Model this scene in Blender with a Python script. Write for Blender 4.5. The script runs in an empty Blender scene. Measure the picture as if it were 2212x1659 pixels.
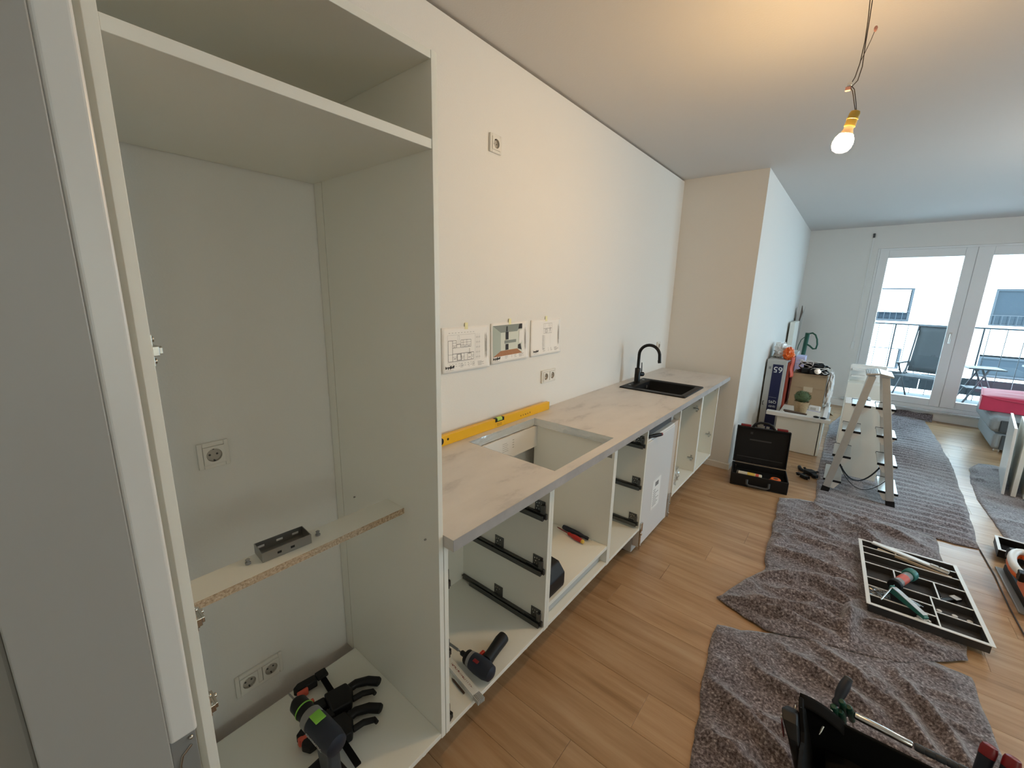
import bpy, math, random
import numpy as np
from mathutils import Vector, Matrix, Euler, noise
from mathutils.geometry import delaunay_2d_cdt
random.seed(7)
D = bpy.data
SC = bpy.context.scene
COL = SC.collection

# ------------------------------------------------------------ camera, sky, sun, exposure
cam = D.objects.new('camera', D.cameras.new('camera'))
COL.objects.link(cam)
cam.data.sensor_width = 36.0
cam.data.lens = 894.8 / 2212 * 36.0
cam.data.clip_start = 0.02
Yw, Pt, Rl = -0.67925, -0.21525, 0.02416
fw = Vector((math.sin(Yw) * math.cos(Pt), math.cos(Yw) * math.cos(Pt), math.sin(Pt)))
rt = Vector((math.cos(Yw), -math.sin(Yw), 0))
up = rt.cross(fw)
r2 = rt * math.cos(Rl) + up * math.sin(Rl)
u2 = -rt * math.sin(Rl) + up * math.cos(Rl)
cam.matrix_world = Matrix(((r2.x, u2.x, -fw.x, 1.4504), (r2.y, u2.y, -fw.y, 0.0), (r2.z, u2.z, -fw.z, 1.66), (0, 0, 0, 1)))
SC.camera = cam

SC.view_settings.view_transform = 'Standard'
SC.view_settings.look = 'None'
SC.view_settings.gamma = 1.0
SC.view_settings.use_curve_mapping = False
SC.view_settings.exposure = -0.04
SC.cycles.use_denoising = True
SC.cycles.max_bounces = 10
SC.cycles.diffuse_bounces = 7
SC.cycles.transparent_max_bounces = 12
SC.cycles.sample_clamp_indirect = 6.0

world = D.worlds.new('World')
SC.world = world
world.use_nodes = True
bg = world.node_tree.nodes['Background']
bg.inputs['Color'].default_value = (0.56, 0.82, 1.0, 1)
bg.inputs['Strength'].default_value = 9.6

sun = D.objects.new('sun', D.lights.new('sun', 'SUN'))
COL.objects.link(sun)
sun.data.energy = 9.0
sun.data.angle = 0.02
sun.data.color = (1.0, 0.96, 0.9)
sun.rotation_euler = (math.radians(48), 0, math.radians(-8))   # shines towards +y onto the facade across the yard

portal = D.objects.new('window_portal', D.lights.new('window_portal', 'AREA'))
COL.objects.link(portal)
portal.data.shape = 'RECTANGLE'
portal.data.size = 2.2
portal.data.size_y = 2.3
portal.data.cycles.is_portal = True
BULB_STRENGTH = 660.0
LAMP_COL = (1.0, 0.9, 0.78)
LAMP_B = 230.0

# ------------------------------------------------------------ helpers
WM = {}

def I4():
    return Matrix.Identity(4)

def T(x, y, z):
    return Matrix.Translation((x, y, z))

def RZ(a):
    return Matrix.Rotation(a, 4, 'Z')

def RX(a):
    return Matrix.Rotation(a, 4, 'X')

def RY(a):
    return Matrix.Rotation(a, 4, 'Y')

def frame(o, x, y):
    """4x4 with origin o, local x along x, local y near y."""
    x = Vector(x).normalized(); y = Vector(y)
    z = x.cross(y).normalized(); y = z.cross(x)
    return Matrix(((x.x, y.x, z.x, o[0]), (x.y, y.y, z.y, o[1]), (x.z, y.z, z.z, o[2]), (0, 0, 0, 1)))

class MB:
    def __init__(s, M=None):
        s.v = []; s.f = []; s.M = M or I4()

    def add(s, vs, fs, M=None):
        n = len(s.v)
        A = s.M @ M if M is not None else s.M
        s.v += [A @ Vector(p) for p in vs]
        s.f += [tuple(i + n for i in f) for f in fs]
        return s

    def box(s, x0, y0, z0, x1, y1, z1, M=None):
        if x1 < x0: x0, x1 = x1, x0
        if y1 < y0: y0, y1 = y1, y0
        if z1 < z0: z0, z1 = z1, z0
        return s.add([(x0, y0, z0), (x1, y0, z0), (x1, y1, z0), (x0, y1, z0), (x0, y0, z1), (x1, y0, z1), (x1, y1, z1), (x0, y1, z1)],
                     [(0, 3, 2, 1), (4, 5, 6, 7), (0, 1, 5, 4), (1, 2, 6, 5), (2, 3, 7, 6), (3, 0, 4, 7)], M)

    def cyl(s, p0, p1, r0, r1=None, n=16):
        r1 = r0 if r1 is None else r1
        return s.tube([p0, p1], [r0, r1], n)

    def tube(s, pts, r, n=8, closed=False):
        P = [Vector(p) for p in pts]
        k = len(P)
        R = r if isinstance(r, (list, tuple)) else [r] * k
        tang = []
        for i in range(k):
            a = P[(i - 1) % k] if (closed or i > 0) else P[i]
            b = P[(i + 1) % k] if (closed or i < k - 1) else P[i]
            tang.append((b - a).normalized())
        t0 = tang[0]
        ref = Vector((0, 0, 1)) if abs(t0.z) < 0.9 else Vector((1, 0, 0))
        nrm = t0.cross(ref).normalized()
        vs = []
        for i in range(k):
            t = tang[i]
            nrm = (nrm - t * nrm.dot(t)).normalized()
            b = t.cross(nrm)
            for j in range(n):
                a = 2 * math.pi * j / n
                vs.append(P[i] + (nrm * math.cos(a) + b * math.sin(a)) * R[i])
        fs = []
        for i in range(k if closed else k - 1):
            for j in range(n):
                a = i * n + j; b2 = i * n + (j + 1) % n
                c = ((i + 1) % k) * n + (j + 1) % n; d = ((i + 1) % k) * n + j
                fs.append((a, b2, c, d))
        if not closed:
            fs.append(tuple(range(n - 1, -1, -1)))
            fs.append(tuple(range((k - 1) * n, k * n)))
        return s.add(vs, fs)

    def lathe(s, prof, n=24, M=None):
        vs = []; fs = []
        for r, z in prof:
            for j in range(n):
                a = 2 * math.pi * j / n
                vs.append((r * math.cos(a), r * math.sin(a), z))
        for i in range(len(prof) - 1):
            for j in range(n):
                fs.append((i * n + j, i * n + (j + 1) % n, (i + 1) * n + (j + 1) % n, (i + 1) * n + j))
        fs.append(tuple(range(n - 1, -1, -1)))
        fs.append(tuple(range((len(prof) - 1) * n, len(prof) * n)))
        return s.add(vs, fs, M)

    def prism(s, poly, z0, z1, M=None):
        n = len(poly)
        vs = [(x, y, z0) for x, y in poly] + [(x, y, z1) for x, y in poly]
        fs = [tuple(range(n - 1, -1, -1)), tuple(range(n, 2 * n))]
        for i in range(n):
            j = (i + 1) % n
            fs.append((i, j, n + j, n + i))
        return s.add(vs, fs, M)

    def ball(s, c, r, sc=(1, 1, 1), n=16, m=10):
        vs = [(c[0], c[1], c[2] - r * sc[2])]; fs = []
        for i in range(1, m):
            th = math.pi * i / m
            for j in range(n):
                a = 2 * math.pi * j / n
                vs.append((c[0] + r * sc[0] * math.sin(th) * math.cos(a), c[1] + r * sc[1] * math.sin(th) * math.sin(a), c[2] - r * sc[2] * math.cos(th)))
        vs.append((c[0], c[1], c[2] + r * sc[2]))
        for j in range(n):
            fs.append((0, 1 + (j + 1) % n, 1 + j))
        for i in range(m - 2):
            for j in range(n):
                a = 1 + i * n + j; b = 1 + i * n + (j + 1) % n
                fs.append((a, b, b + n, a + n))
        L = len(vs) - 1; o = 1 + (m - 2) * n
        for j in range(n):
            fs.append((L, o + j, o + (j + 1) % n))
        return s.add(vs, fs)

    def grid(s, fn, nu, nv, M=None):
        vs = [fn(i / nu, j / nv) for i in range(nu + 1) for j in range(nv + 1)]
        fs = []
        for i in range(nu):
            for j in range(nv):
                a = i * (nv + 1) + j
                fs.append((a, a + nv + 1, a + nv + 2, a + 1))
        return s.add(vs, fs, M)

    def build(s, name, mat, parent=None, label=None, bev=0.0, smooth=False, kind=None, w=True, solid=0.0, seg=2):
        me = D.meshes.new(name)
        vs = s.v
        if parent is not None and w:
            inv = WM[parent.name].inverted()
            vs = [inv @ p for p in vs]
        me.from_pydata([tuple(p) for p in vs], [], s.f)
        me.materials.append(mat)
        if smooth:
            me.shade_smooth()
            me.set_sharp_from_angle(angle=0.75)
        me.update()
        o = D.objects.new(name, me)
        COL.objects.link(o)
        if parent is not None:
            o.parent = parent
            WM[o.name] = WM[parent.name]
        else:
            WM[o.name] = I4()
        if label: o['label'] = label
        if kind: o['kind'] = kind
        if solid:
            md = o.modifiers.new('solid', 'SOLIDIFY'); md.thickness = solid; md.offset = 0
        if bev:
            md = o.modifiers.new('bevel', 'BEVEL'); md.width = bev; md.segments = seg; md.limit_method = 'ANGLE'; md.angle_limit = 0.6
        return o

def tag(o, label, cat, group=None):
    o['label'] = label; o['category'] = cat
    if group: o['group'] = group
    return o

def thing(name, label, cat, loc=(0, 0, 0), rz=0.0, M=None, group=None):
    o = D.objects.new(name, None)
    COL.objects.link(o)
    o.empty_display_size = 0.05
    m = M if M is not None else T(*loc) @ RZ(rz)
    o.matrix_world = m
    WM[o.name] = m.copy()
    return tag(o, label, cat, group)

def struct(name, mb, mat, **k):
    o = mb.build(name, mat, **k)
    if k.get('parent') is None: o['kind'] = 'structure'
    return o

def dup(root, M, label, group=None):
    r = root.copy(); COL.objects.link(r); r.matrix_world = M; WM[r.name] = M.copy()
    r['label'] = label
    if group: r['group'] = group
    for ch in list(root.children):
        c = ch.copy(); COL.objects.link(c); c.parent = r; WM[c.name] = M
        for g in list(ch.children):
            d = g.copy(); COL.objects.link(d); d.parent = c; WM[d.name] = M
    return r

def text(name, s, mat, parent, size, M, ext=0.0004, align='LEFT', label=None, bold=0.0):
    cu = D.curves.new(name, 'FONT')
    cu.body = s; cu.size = size; cu.extrude = ext; cu.align_x = align; cu.align_y = 'BOTTOM'; cu.offset = bold
    cu.materials.append(mat)
    tmp = D.objects.new('tmp_text', cu)
    COL.objects.link(tmp)
    bpy.context.view_layer.update()
    me = D.meshes.new_from_object(tmp.evaluated_get(bpy.context.evaluated_depsgraph_get()))
    D.objects.remove(tmp)
    me.transform(WM[parent.name].inverted() @ M)
    me.name = name
    if not me.materials: me.materials.append(mat)
    o = D.objects.new(name, me)
    COL.objects.link(o)
    o.parent = parent
    o['kind'] = 'stuff'
    WM[o.name] = WM[parent.name]
    if label: o['label'] = label
    return o

# ------------------------------------------------------------ materials
def mat(name, col, rough=0.5, metal=0.0, var=0.0, vscale=8.0, bump=0.0, bscale=60.0, coat=0.0, emit=None, estr=0.0, alpha=1.0, stretch=None, trans=0.0, spec=0.5):
    m = D.materials.new(name); m.use_nodes = True
    nt = m.node_tree; b = nt.nodes['Principled BSDF']
    b.inputs['Base Color'].default_value = (*col, 1)
    b.inputs['Roughness'].default_value = rough
    b.inputs['Metallic'].default_value = metal
    b.inputs['Coat Weight'].default_value = coat
    b.inputs['Alpha'].default_value = alpha
    b.inputs['Transmission Weight'].default_value = trans
    b.inputs['Specular IOR Level'].default_value = spec
    if emit:
        b.inputs['Emission Color'].default_value = (*emit, 1)
        b.inputs['Emission Strength'].default_value = estr
    if var or bump:
        tc = nt.nodes.new('ShaderNodeTexCoord'); src = tc.outputs['Object']
        if stretch:
            mp = nt.nodes.new('ShaderNodeMapping'); mp.inputs['Scale'].default_value = stretch
            nt.links.new(src, mp.inputs['Vector']); src = mp.outputs['Vector']
    if var:
        nz = nt.nodes.new('ShaderNodeTexNoise'); nz.inputs['Scale'].default_value = vscale; nz.inputs['Detail'].default_value = 5
        nt.links.new(src, nz.inputs['Vector'])
        mx = nt.nodes.new('ShaderNodeMix'); mx.data_type = 'RGBA'
        mx.inputs[6].default_value = (*[c * (1 - var) for c in col], 1)
        mx.inputs[7].default_value = (*[min(1, c * (1 + var)) for c in col], 1)
        nt.links.new(nz.outputs['Fac'], mx.inputs[0]); nt.links.new(mx.outputs[2], b.inputs['Base Color'])
    if bump:
        nb = nt.nodes.new('ShaderNodeTexNoise'); nb.inputs['Scale'].default_value = bscale; nb.inputs['Detail'].default_value = 3
        nt.links.new(src, nb.inputs['Vector'])
        bp = nt.nodes.new('ShaderNodeBump'); bp.inputs['Strength'].default_value = bump; bp.inputs['Distance'].default_value = 0.004
        nt.links.new(nb.outputs['Fac'], bp.inputs['Height']); nt.links.new(bp.outputs['Normal'], b.inputs['Normal'])
    return m

def ramp_mat(name, scale, stops, rough, bump=0.0, stretch=(1, 1, 1), detail=6, rnd=False, bscale=None, big=None, coat=0.0, bdist=0.003):
    """colour ramp over noise in object space (optionally shifted per object)."""
    m = D.materials.new(name); m.use_nodes = True
    nt = m.node_tree; b = nt.nodes['Principled BSDF']; b.inputs['Roughness'].default_value = rough
    b.inputs['Coat Weight'].default_value = coat
    tc = nt.nodes.new('ShaderNodeTexCoord'); src = tc.outputs['Object']
    oi = nt.nodes.new('ShaderNodeObjectInfo')
    if rnd:
        ml = nt.nodes.new('ShaderNodeMath'); ml.operation = 'MULTIPLY'; ml.inputs[1].default_value = 57.0
        nt.links.new(oi.outputs['Random'], ml.inputs[0])
        ad = nt.nodes.new('ShaderNodeVectorMath'); ad.operation = 'ADD'
        nt.links.new(src, ad.inputs[0]); nt.links.new(ml.outputs[0], ad.inputs[1]); src = ad.outputs[0]
    mp = nt.nodes.new('ShaderNodeMapping'); mp.inputs['Scale'].default_value = stretch
    nt.links.new(src, mp.inputs['Vector'])
    nz = nt.nodes.new('ShaderNodeTexNoise'); nz.inputs['Scale'].default_value = scale; nz.inputs['Detail'].default_value = detail
    nz.inputs['Roughness'].default_value = 0.62
    nt.links.new(mp.outputs['Vector'], nz.inputs['Vector'])
    cr = nt.nodes.new('ShaderNodeValToRGB')
    while len(cr.color_ramp.elements) < len(stops): cr.color_ramp.elements.new(0.5)
    for e, (p, c) in zip(cr.color_ramp.elements, stops):
        e.position = p; e.color = (*c, 1)
    nt.links.new(nz.outputs['Fac'], cr.inputs[0])
    out = cr.outputs[0]
    if rnd or big:
        hs = nt.nodes.new('ShaderNodeHueSaturation')
        mr = nt.nodes.new('ShaderNodeMapRange')
        if big:
            n2 = nt.nodes.new('ShaderNodeTexNoise'); n2.inputs['Scale'].default_value = big; n2.inputs['Detail'].default_value = 2
            nt.links.new(mp.outputs['Vector'], n2.inputs['Vector']); nt.links.new(n2.outputs['Fac'], mr.inputs[0])
            mr.inputs[1].default_value = 0.3; mr.inputs[2].default_value = 0.7
        else:
            nt.links.new(oi.outputs['Random'], mr.inputs[0])
        mr.inputs[3].default_value = 0.92 if rnd else 0.84; mr.inputs[4].default_value = 1.07 if rnd else 1.14
        nt.links.new(mr.outputs[0], hs.inputs['Value']); nt.links.new(out, hs.inputs['Color']); out = hs.outputs[0]
    nt.links.new(out, b.inputs['Base Color'])
    if bump:
        bp = nt.nodes.new('ShaderNodeBump'); bp.inputs['Strength'].default_value = bump; bp.inputs['Distance'].default_value = bdist
        hsrc = nz.outputs['Fac']
        if bscale:
            nb = nt.nodes.new('ShaderNodeTexNoise'); nb.inputs['Scale'].default_value = bscale
            nt.links.new(mp.outputs['Vector'], nb.inputs['Vector']); hsrc = nb.outputs['Fac']
        nt.links.new(hsrc, bp.inputs['Height']); nt.links.new(bp.outputs['Normal'], b.inputs['Normal'])
    return m

def glass_mat(name, tint, gloss=0.08, rough=0.0):
    m = D.materials.new(name); m.use_nodes = True
    nt = m.node_tree; nt.nodes.remove(nt.nodes['Principled BSDF'])
    tr = nt.nodes.new('ShaderNodeBsdfTransparent'); tr.inputs[0].default_value = (*tint, 1)
    gl = nt.nodes.new('ShaderNodeBsdfGlossy'); gl.inputs['Roughness'].default_value = rough
    ly = nt.nodes.new('ShaderNodeLayerWeight'); ly.inputs[0].default_value = 0.25
    mr = nt.nodes.new('ShaderNodeMapRange'); mr.inputs[3].default_value = gloss; mr.inputs[4].default_value = 0.7
    mx = nt.nodes.new('ShaderNodeMixShader')
    nt.links.new(ly.outputs['Facing'], mr.inputs[0]); nt.links.new(mr.outputs[0], mx.inputs[0])
    nt.links.new(tr.outputs[0], mx.inputs[1]); nt.links.new(gl.outputs[0], mx.inputs[2])
    nt.links.new(mx.outputs[0], nt.nodes['Material Output'].inputs[0])
    return m

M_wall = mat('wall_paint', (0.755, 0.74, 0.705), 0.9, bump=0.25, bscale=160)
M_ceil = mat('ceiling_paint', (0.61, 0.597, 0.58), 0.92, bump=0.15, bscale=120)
M_mel = mat('white_melamine', (0.82, 0.81, 0.74), 0.38)
M_edge = mat('white_edge', (0.80, 0.79, 0.76), 0.32)
M_lacq = mat('white_lacquer', (0.82, 0.82, 0.80), 0.22)
M_jamb = mat('jamb_lacquer_shaded', (0.42, 0.41, 0.385), 0.4)  # frame lacquer darkened: the shade on the lining is in the colour
M_rebate = mat('rebate_lacquer', (0.80, 0.79, 0.76), 0.3)
M_chip = ramp_mat('chipboard', 160, [(0.3, (0.20, 0.12, 0.07)), (0.5, (0.48, 0.36, 0.24)), (0.7, (0.66, 0.54, 0.40))], 0.9)
M_gap = mat('gap_shade', (0.06, 0.045, 0.035), 0.9)
M_top = ramp_mat('concrete_laminate', 3.2, [(0.30, (0.42, 0.39, 0.37)), (0.44, (0.60, 0.565, 0.53)), (0.7, (0.66, 0.625, 0.585))], 0.42, stretch=(2.4, 1, 1), detail=9)
M_topedge = ramp_mat('concrete_laminate_edge', 9, [(0.3, (0.34, 0.33, 0.33)), (0.7, (0.44, 0.43, 0.43))], 0.4, detail=7)
M_wood = ramp_mat('oak_vinyl', 2.3, [(0.24, (0.24, 0.13, 0.055)), (0.42, (0.40, 0.235, 0.115)), (0.58, (0.49, 0.31, 0.17)), (0.8, (0.58, 0.40, 0.245))], 0.33, bump=0.08, stretch=(0.55, 7, 1), detail=8, rnd=True, bscale=22)
M_under = mat('floor_base', (0.16, 0.085, 0.04), 0.6, var=0.2)
M_felt = ramp_mat('grey_felt', 95, [(0.30, (0.020, 0.015, 0.017)), (0.43, (0.108, 0.088, 0.095)), (0.56, (0.225, 0.194, 0.206)), (0.72, (0.56, 0.52, 0.545))], 0.95, bump=0.5, stretch=(1, 1, 1), detail=5, big=4.0, bdist=0.004)
for _m in (M_felt,):
    _b = _m.node_tree.nodes['Principled BSDF']; _b.inputs['Sheen Weight'].default_value = 0.6; _b.inputs['Sheen Roughness'].default_value = 0.45; _b.inputs['Specular IOR Level'].default_value = 0.2
M_pvc = mat('window_frame_white', (0.78, 0.79, 0.79), 0.3)
M_stone = mat('sill_stone', (0.55, 0.57, 0.57), 0.4, var=0.2, vscale=60)
M_zinc = mat('zinc_rail', (0.30, 0.30, 0.29), 0.35, 0.85)
M_dzinc = mat('dark_zinc', (0.12, 0.12, 0.115), 0.4, 0.8)
M_nick = mat('nickel', (0.62, 0.60, 0.56), 0.25, 1.0)
M_steel = mat('steel', (0.70, 0.70, 0.68), 0.22, 1.0)
M_alu = mat('aluminium', (0.62, 0.62, 0.60), 0.38, 0.75, var=0.05, vscale=40)
M_foil = mat('alu_foil_tape', (0.78, 0.81, 0.81), 0.25, 0.6, bump=0.7, bscale=35)
M_black = mat('black_plastic', (0.008, 0.008, 0.009), 0.5, spec=0.3)
M_blackm = mat('black_matt', (0.006, 0.006, 0.006), 0.8, spec=0.15)
M_tapblk = mat('black_tap', (0.004, 0.004, 0.004), 0.35, spec=0.3)
M_sinkblk = mat('black_granite', (0.005, 0.005, 0.0055), 0.5, var=0.4, vscale=300, spec=0.25)
M_navy = mat('navy_plastic', (0.010, 0.016, 0.032), 0.5)
M_slate = mat('slate_plastic', (0.035, 0.042, 0.052), 0.5)
M_red = mat('red_plastic', (0.45, 0.02, 0.015), 0.4)
M_dred = mat('dark_red_plastic', (0.20, 0.008, 0.012), 0.4)
M_orange = mat('orange_plastic', (0.75, 0.14, 0.02), 0.4)
M_cored = mat('coral_pad', (0.62, 0.10, 0.06), 0.5)
M_green = mat('lime_plastic', (0.22, 0.55, 0.06), 0.4)
M_dgreen = mat('dark_green_plastic', (0.008, 0.075, 0.045), 0.35)
M_teal = mat('teal_plastic', (0.03, 0.19, 0.17), 0.4)
M_yel = mat('spirit_yellow', (0.80, 0.44, 0.005), 0.35)
M_yhand = mat('yellow_handle', (0.75, 0.50, 0.08), 0.4)
M_vial = mat('vial_green', (0.45, 0.62, 0.12), 0.15)
M_paper = mat('paper', (0.82, 0.80, 0.77), 0.8)
M_ink = mat('ink', (0.03, 0.03, 0.035), 0.8)
M_lineink = mat('line_ink', (0.20, 0.19, 0.19), 0.8)
M_smear = mat('grey_smear', (0.42, 0.41, 0.39), 0.85, var=0.3, vscale=50)
M_mask = mat('masking_tape', (0.80, 0.76, 0.45), 0.7)
M_cream = mat('cream_plastic', (0.66, 0.60, 0.48), 0.5, var=0.12, vscale=60)
M_gray = mat('mid_grey_plastic', (0.25, 0.25, 0.245), 0.5)
M_dgray = mat('dark_grey_plastic', (0.05, 0.05, 0.052), 0.5)
M_lgray = mat('light_grey_plastic', (0.50, 0.50, 0.49), 0.45)
M_card = mat('cardboard', (0.36, 0.255, 0.155), 0.85, var=0.08, vscale=12)
M_bag = mat('white_plastic_bag', (0.80, 0.80, 0.79), 0.35, bump=0.6, bscale=30)
M_clear = glass_mat('clear_film', (0.93, 0.93, 0.92), 0.12, 0.15)
M_blind = glass_mat('warm_tint_blind', (0.88, 0.725, 0.61), 0.02, 0.3)
M_glass = glass_mat('window_glass', (0.93, 0.97, 0.98), 0.03)
M_fglass = mat('facade_glass', (0.015, 0.022, 0.03), 0.15, 0.0, spec=0.25)
M_dark = mat('anthracite_frame', (0.02, 0.026, 0.034), 0.5)
M_render = mat('white_render', (0.88, 0.88, 0.88), 0.9)
M_shutter = mat('roller_shutter', (0.84, 0.85, 0.86), 0.6)
M_deck = mat('balcony_deck', (0.17, 0.17, 0.165), 0.8, var=0.12, vscale=6)
M_panelg = mat('grey_parapet', (0.030, 0.038, 0.045), 0.6, var=0.2, vscale=4)
M_mesh = mat('sling_fabric', (0.055, 0.058, 0.062), 0.8)
M_tubeg = mat('grey_tube', (0.035, 0.036, 0.042), 0.5)
M_sofa = mat('grey_sofa_fabric', (0.30, 0.325, 0.335), 0.9, bump=0.3, bscale=300)
M_sofad = mat('sofa_fabric_shaded', (0.075, 0.085, 0.09), 0.9, bump=0.3, bscale=300)  # darker copy of the sofa fabric, holds the shade of the front faces
M_redf = mat('red_cushion_fabric', (0.62, 0.04, 0.10), 0.85, var=0.1, vscale=10)
M_redf.node_tree.nodes['Principled BSDF'].inputs['Sheen Weight'].default_value = 0.5
M_basket = mat('woven_basket', (0.42, 0.29, 0.16), 0.85, var=0.35, vscale=70, bump=0.9, bscale=90)
M_leaf = mat('plant_green', (0.075, 0.11, 0.045), 0.7, var=0.4, vscale=60)
M_tvblue = mat('box_navy', (0.006, 0.009, 0.055), 0.5)
M_tvgrey = mat('box_grey', (0.46, 0.46, 0.44), 0.6)
M_lav = mat('lavender_card', (0.52, 0.53, 0.78), 0.7)
M_rust = mat('rust_red_card', (0.32, 0.045, 0.022), 0.7)
M_brown = mat('brown_board', (0.10, 0.065, 0.045), 0.7)
M_brass = mat('brass_holder', (0.52, 0.36, 0.08), 0.35, 0.55)
M_wire = mat('brown_wire', (0.06, 0.045, 0.035), 0.6)
M_pink = mat('pink_terminal', (0.62, 0.30, 0.25), 0.5)
M_bulb = mat('lit_bulb', (1, 0.9, 0.75), 0.4, emit=(1.0, 0.62, 0.27), estr=BULB_STRENGTH)
M_bulbn = mat('bulb_collar', (0.85, 0.62, 0.38), 0.5)
M_sock = mat('socket_white', (0.76, 0.74, 0.69), 0.25)
M_sockin = mat('socket_cup', (0.46, 0.43, 0.38), 0.4)
M_photoW = mat('print_wall', (0.40, 0.45, 0.40), 0.8, var=0.1)
M_photoD = mat('print_ceiling', (0.24, 0.27, 0.25), 0.8)
M_photoF = mat('print_floor', (0.38, 0.18, 0.09), 0.8, var=0.15, vscale=90)
M_photoL = mat('print_units', (0.62, 0.65, 0.58), 0.8)
M_dwf = mat('dishwasher_front', (0.70, 0.69, 0.68), 0.38, 0.05)
M_trim = mat('beige_trim', (0.58, 0.49, 0.41), 0.5)
M_tan = mat('tan_stick', (0.50, 0.40, 0.28), 0.6)
M_dkbrown = mat('dark_brown', (0.05, 0.025, 0.012), 0.5)
M_white = mat('white_plastic', (0.80, 0.80, 0.78), 0.35)
M_seam = mat('seam_dark', (0.05, 0.04, 0.035), 0.7)

# ============================================================ SETTING
CZ = 2.759
fl = MB()
fl.box(-0.15, -2.0, -0.25, 5.3, 9.0, -0.012)
fl.box(3.75, -2.0, -0.012, 5.3, 8.62, 0.0)
fl.box(0.0, -2.0, -0.012, 3.75, 0.38, 0.0)
floor = struct('floor', fl, M_under)
PW, PL = 0.19, 1.25
pm = {}
for r in range(43):
    y = 0.38 + r * PW
    x = -((r * 0.437) % 1.0) * PL
    xmin = 0.002 if y < 4.30 else 0.700
    while x < 3.74:
        a = max(x, xmin); b = min(x + PL, 3.749); x += PL
        if b - a < 0.03: continue
        k = round(b - a, 3)
        if k not in pm:
            o = MB().box(0.0003, 0.0003, -0.0115, k - 0.0003, PW - 0.0003, 0).build('plank', M_wood, bev=0.0008, seg=1)
            pm[k] = o.data
        else:
            o = D.objects.new('plank', pm[k]); COL.objects.link(o)
            md = o.modifiers.new('bevel', 'BEVEL'); md.width = 0.0008; md.segments = 1
        o.parent = floor; o.location = (a, y, 0)
        WM[o.name] = I4()

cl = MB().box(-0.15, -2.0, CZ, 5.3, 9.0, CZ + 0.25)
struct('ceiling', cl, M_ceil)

wl = MB()
wl.box(-0.15, -2.0, 0, 0, 4.36, CZ - 0.013)
struct('wall_left', wl, M_wall)
struct('trim_gap_shade', MB().box(-0.15, -2.0, CZ - 0.013, -0.022, 4.36, CZ), M_gap)  # back of the ceiling gap, its shade put into the dark colour
struct('wall_pier', MB().box(-0.15, 4.355, 0, 0.709, 8.75, CZ), M_wall)
wr_ = MB()
RW = [(-1.3, 0.95, 0.8, 2.3), (3.9, 5.7, 0.35, 2.4)]  # two unseen windows, added to fill the near side with soft daylight
wr_.box(5.15, -2.0, 0, 5.3, RW[0][0], CZ); wr_.box(5.15, RW[0][1], 0, 5.3, RW[1][0], CZ); wr_.box(5.15, RW[1][1], 0, 5.3, 8.6, CZ)
for a, b, z0, z1 in RW:
    wr_.box(5.15, a, 0, 5.3, b, z0); wr_.box(5.15, a, z1, 5.3, b, CZ)
struct('wall_right', wr_, M_wall)
struct('wall_hall', MB().box(-0.15, -2.15, 0, 5.3, -2.0, CZ), M_wall)
wb = MB()
wb.box(0.0, -0.14, 0, 0.742, 0.075, CZ)
wb.box(1.95, -0.14, 0, 2.15, 0.075, CZ)
wb.box(0.742, -0.14, 2.12, 1.95, 0.075, CZ)
struct('wall_back', wb, M_wall)

# baseboards
bb = MB()
bb.box(0.0, 4.340, 0, 0.724, 4.355, 0.062)
struct('baseboard_pier', bb, M_lacq, bev=0.003)
struct('baseboard_left', MB().box(0.709, 4.355, 0, 0.724, 8.52, 0.062), M_lacq, bev=0.003)

# far wall (slightly askew) with the balcony window
FA = -math.atan(0.09)
FM = T(0.70, 8.53, 0) @ RZ(FA)
wf = MB(FM)
wf.box(-0.95, 0, 0, 0.887, 0.34, CZ)
wf.box(2.96, 0, 0, 4.75, 0.34, CZ)
wf.box(0.887, 0, 2.44, 2.96, 0.34, CZ)
wf.box(0.887, 0, 0, 2.96, 0.34, 0.15)
struct('wall_far', wf, M_wall)
struct('baseboard_far', MB(FM).box(0.02, -0.016, 0, 4.4, 0, 0.125), M_lacq, bev=0.003)
struct('trim_2', MB(FM).box(0.80, -0.075, 0.127, 3.06, 0.03, 0.152), M_stone, bev=0.003)

def ring(mb, x0, z0, x1, z1, w, y0, y1, wb=None, wt=None):
    wb = wb or w; wt = wt or w
    mb.box(x0, y0, z0, x0 + w, y1, z1); mb.box(x1 - w, y0, z0, x1, y1, z1)
    mb.box(x0 + w, y0, z0, x1 - w, y1, z0 + wb); mb.box(x0 + w, y0, z1 - wt, x1 - w, y1, z1)
    return mb

wn = D.objects.new('window_1', None); COL.objects.link(wn); wn.matrix_world = FM; WM['window_1'] = FM.copy(); wn['kind'] = 'structure'
fr = MB(); ring(fr, 0.887, 0.150, 2.96, 2.44, 0.028, 0.02, 0.11, 0.05, 0.03)
fr.box(1.893, 0.035, 0.2, 1.917, 0.11, 2.41)
fr.build('frame', M_pvc, wn, w=False, bev=0.004)
def sash(x0, x1, gx0, gx1, y0):
    s = MB(); z0, z1, g0, g1 = 0.203, 2.412, 0.303, 2.30
    s.box(x0, y0, z0, gx0, y0 + 0.065, z1); s.box(gx1, y0, z0, x1, y0 + 0.065, z1)
    s.box(gx0, y0, z0, gx1, y0 + 0.065, g0); s.box(gx0, y0, g1, gx1, y0 + 0.065, z1)
    so = s.build('sash', M_pvc, wn, w=False, bev=0.005)
    MB().box(gx0 - 0.004, y0 + 0.03, g0 - 0.004, gx1 + 0.004, y0 + 0.036, g1 + 0.004).build('pane', M_glass, so, w=False)
    return so
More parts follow.
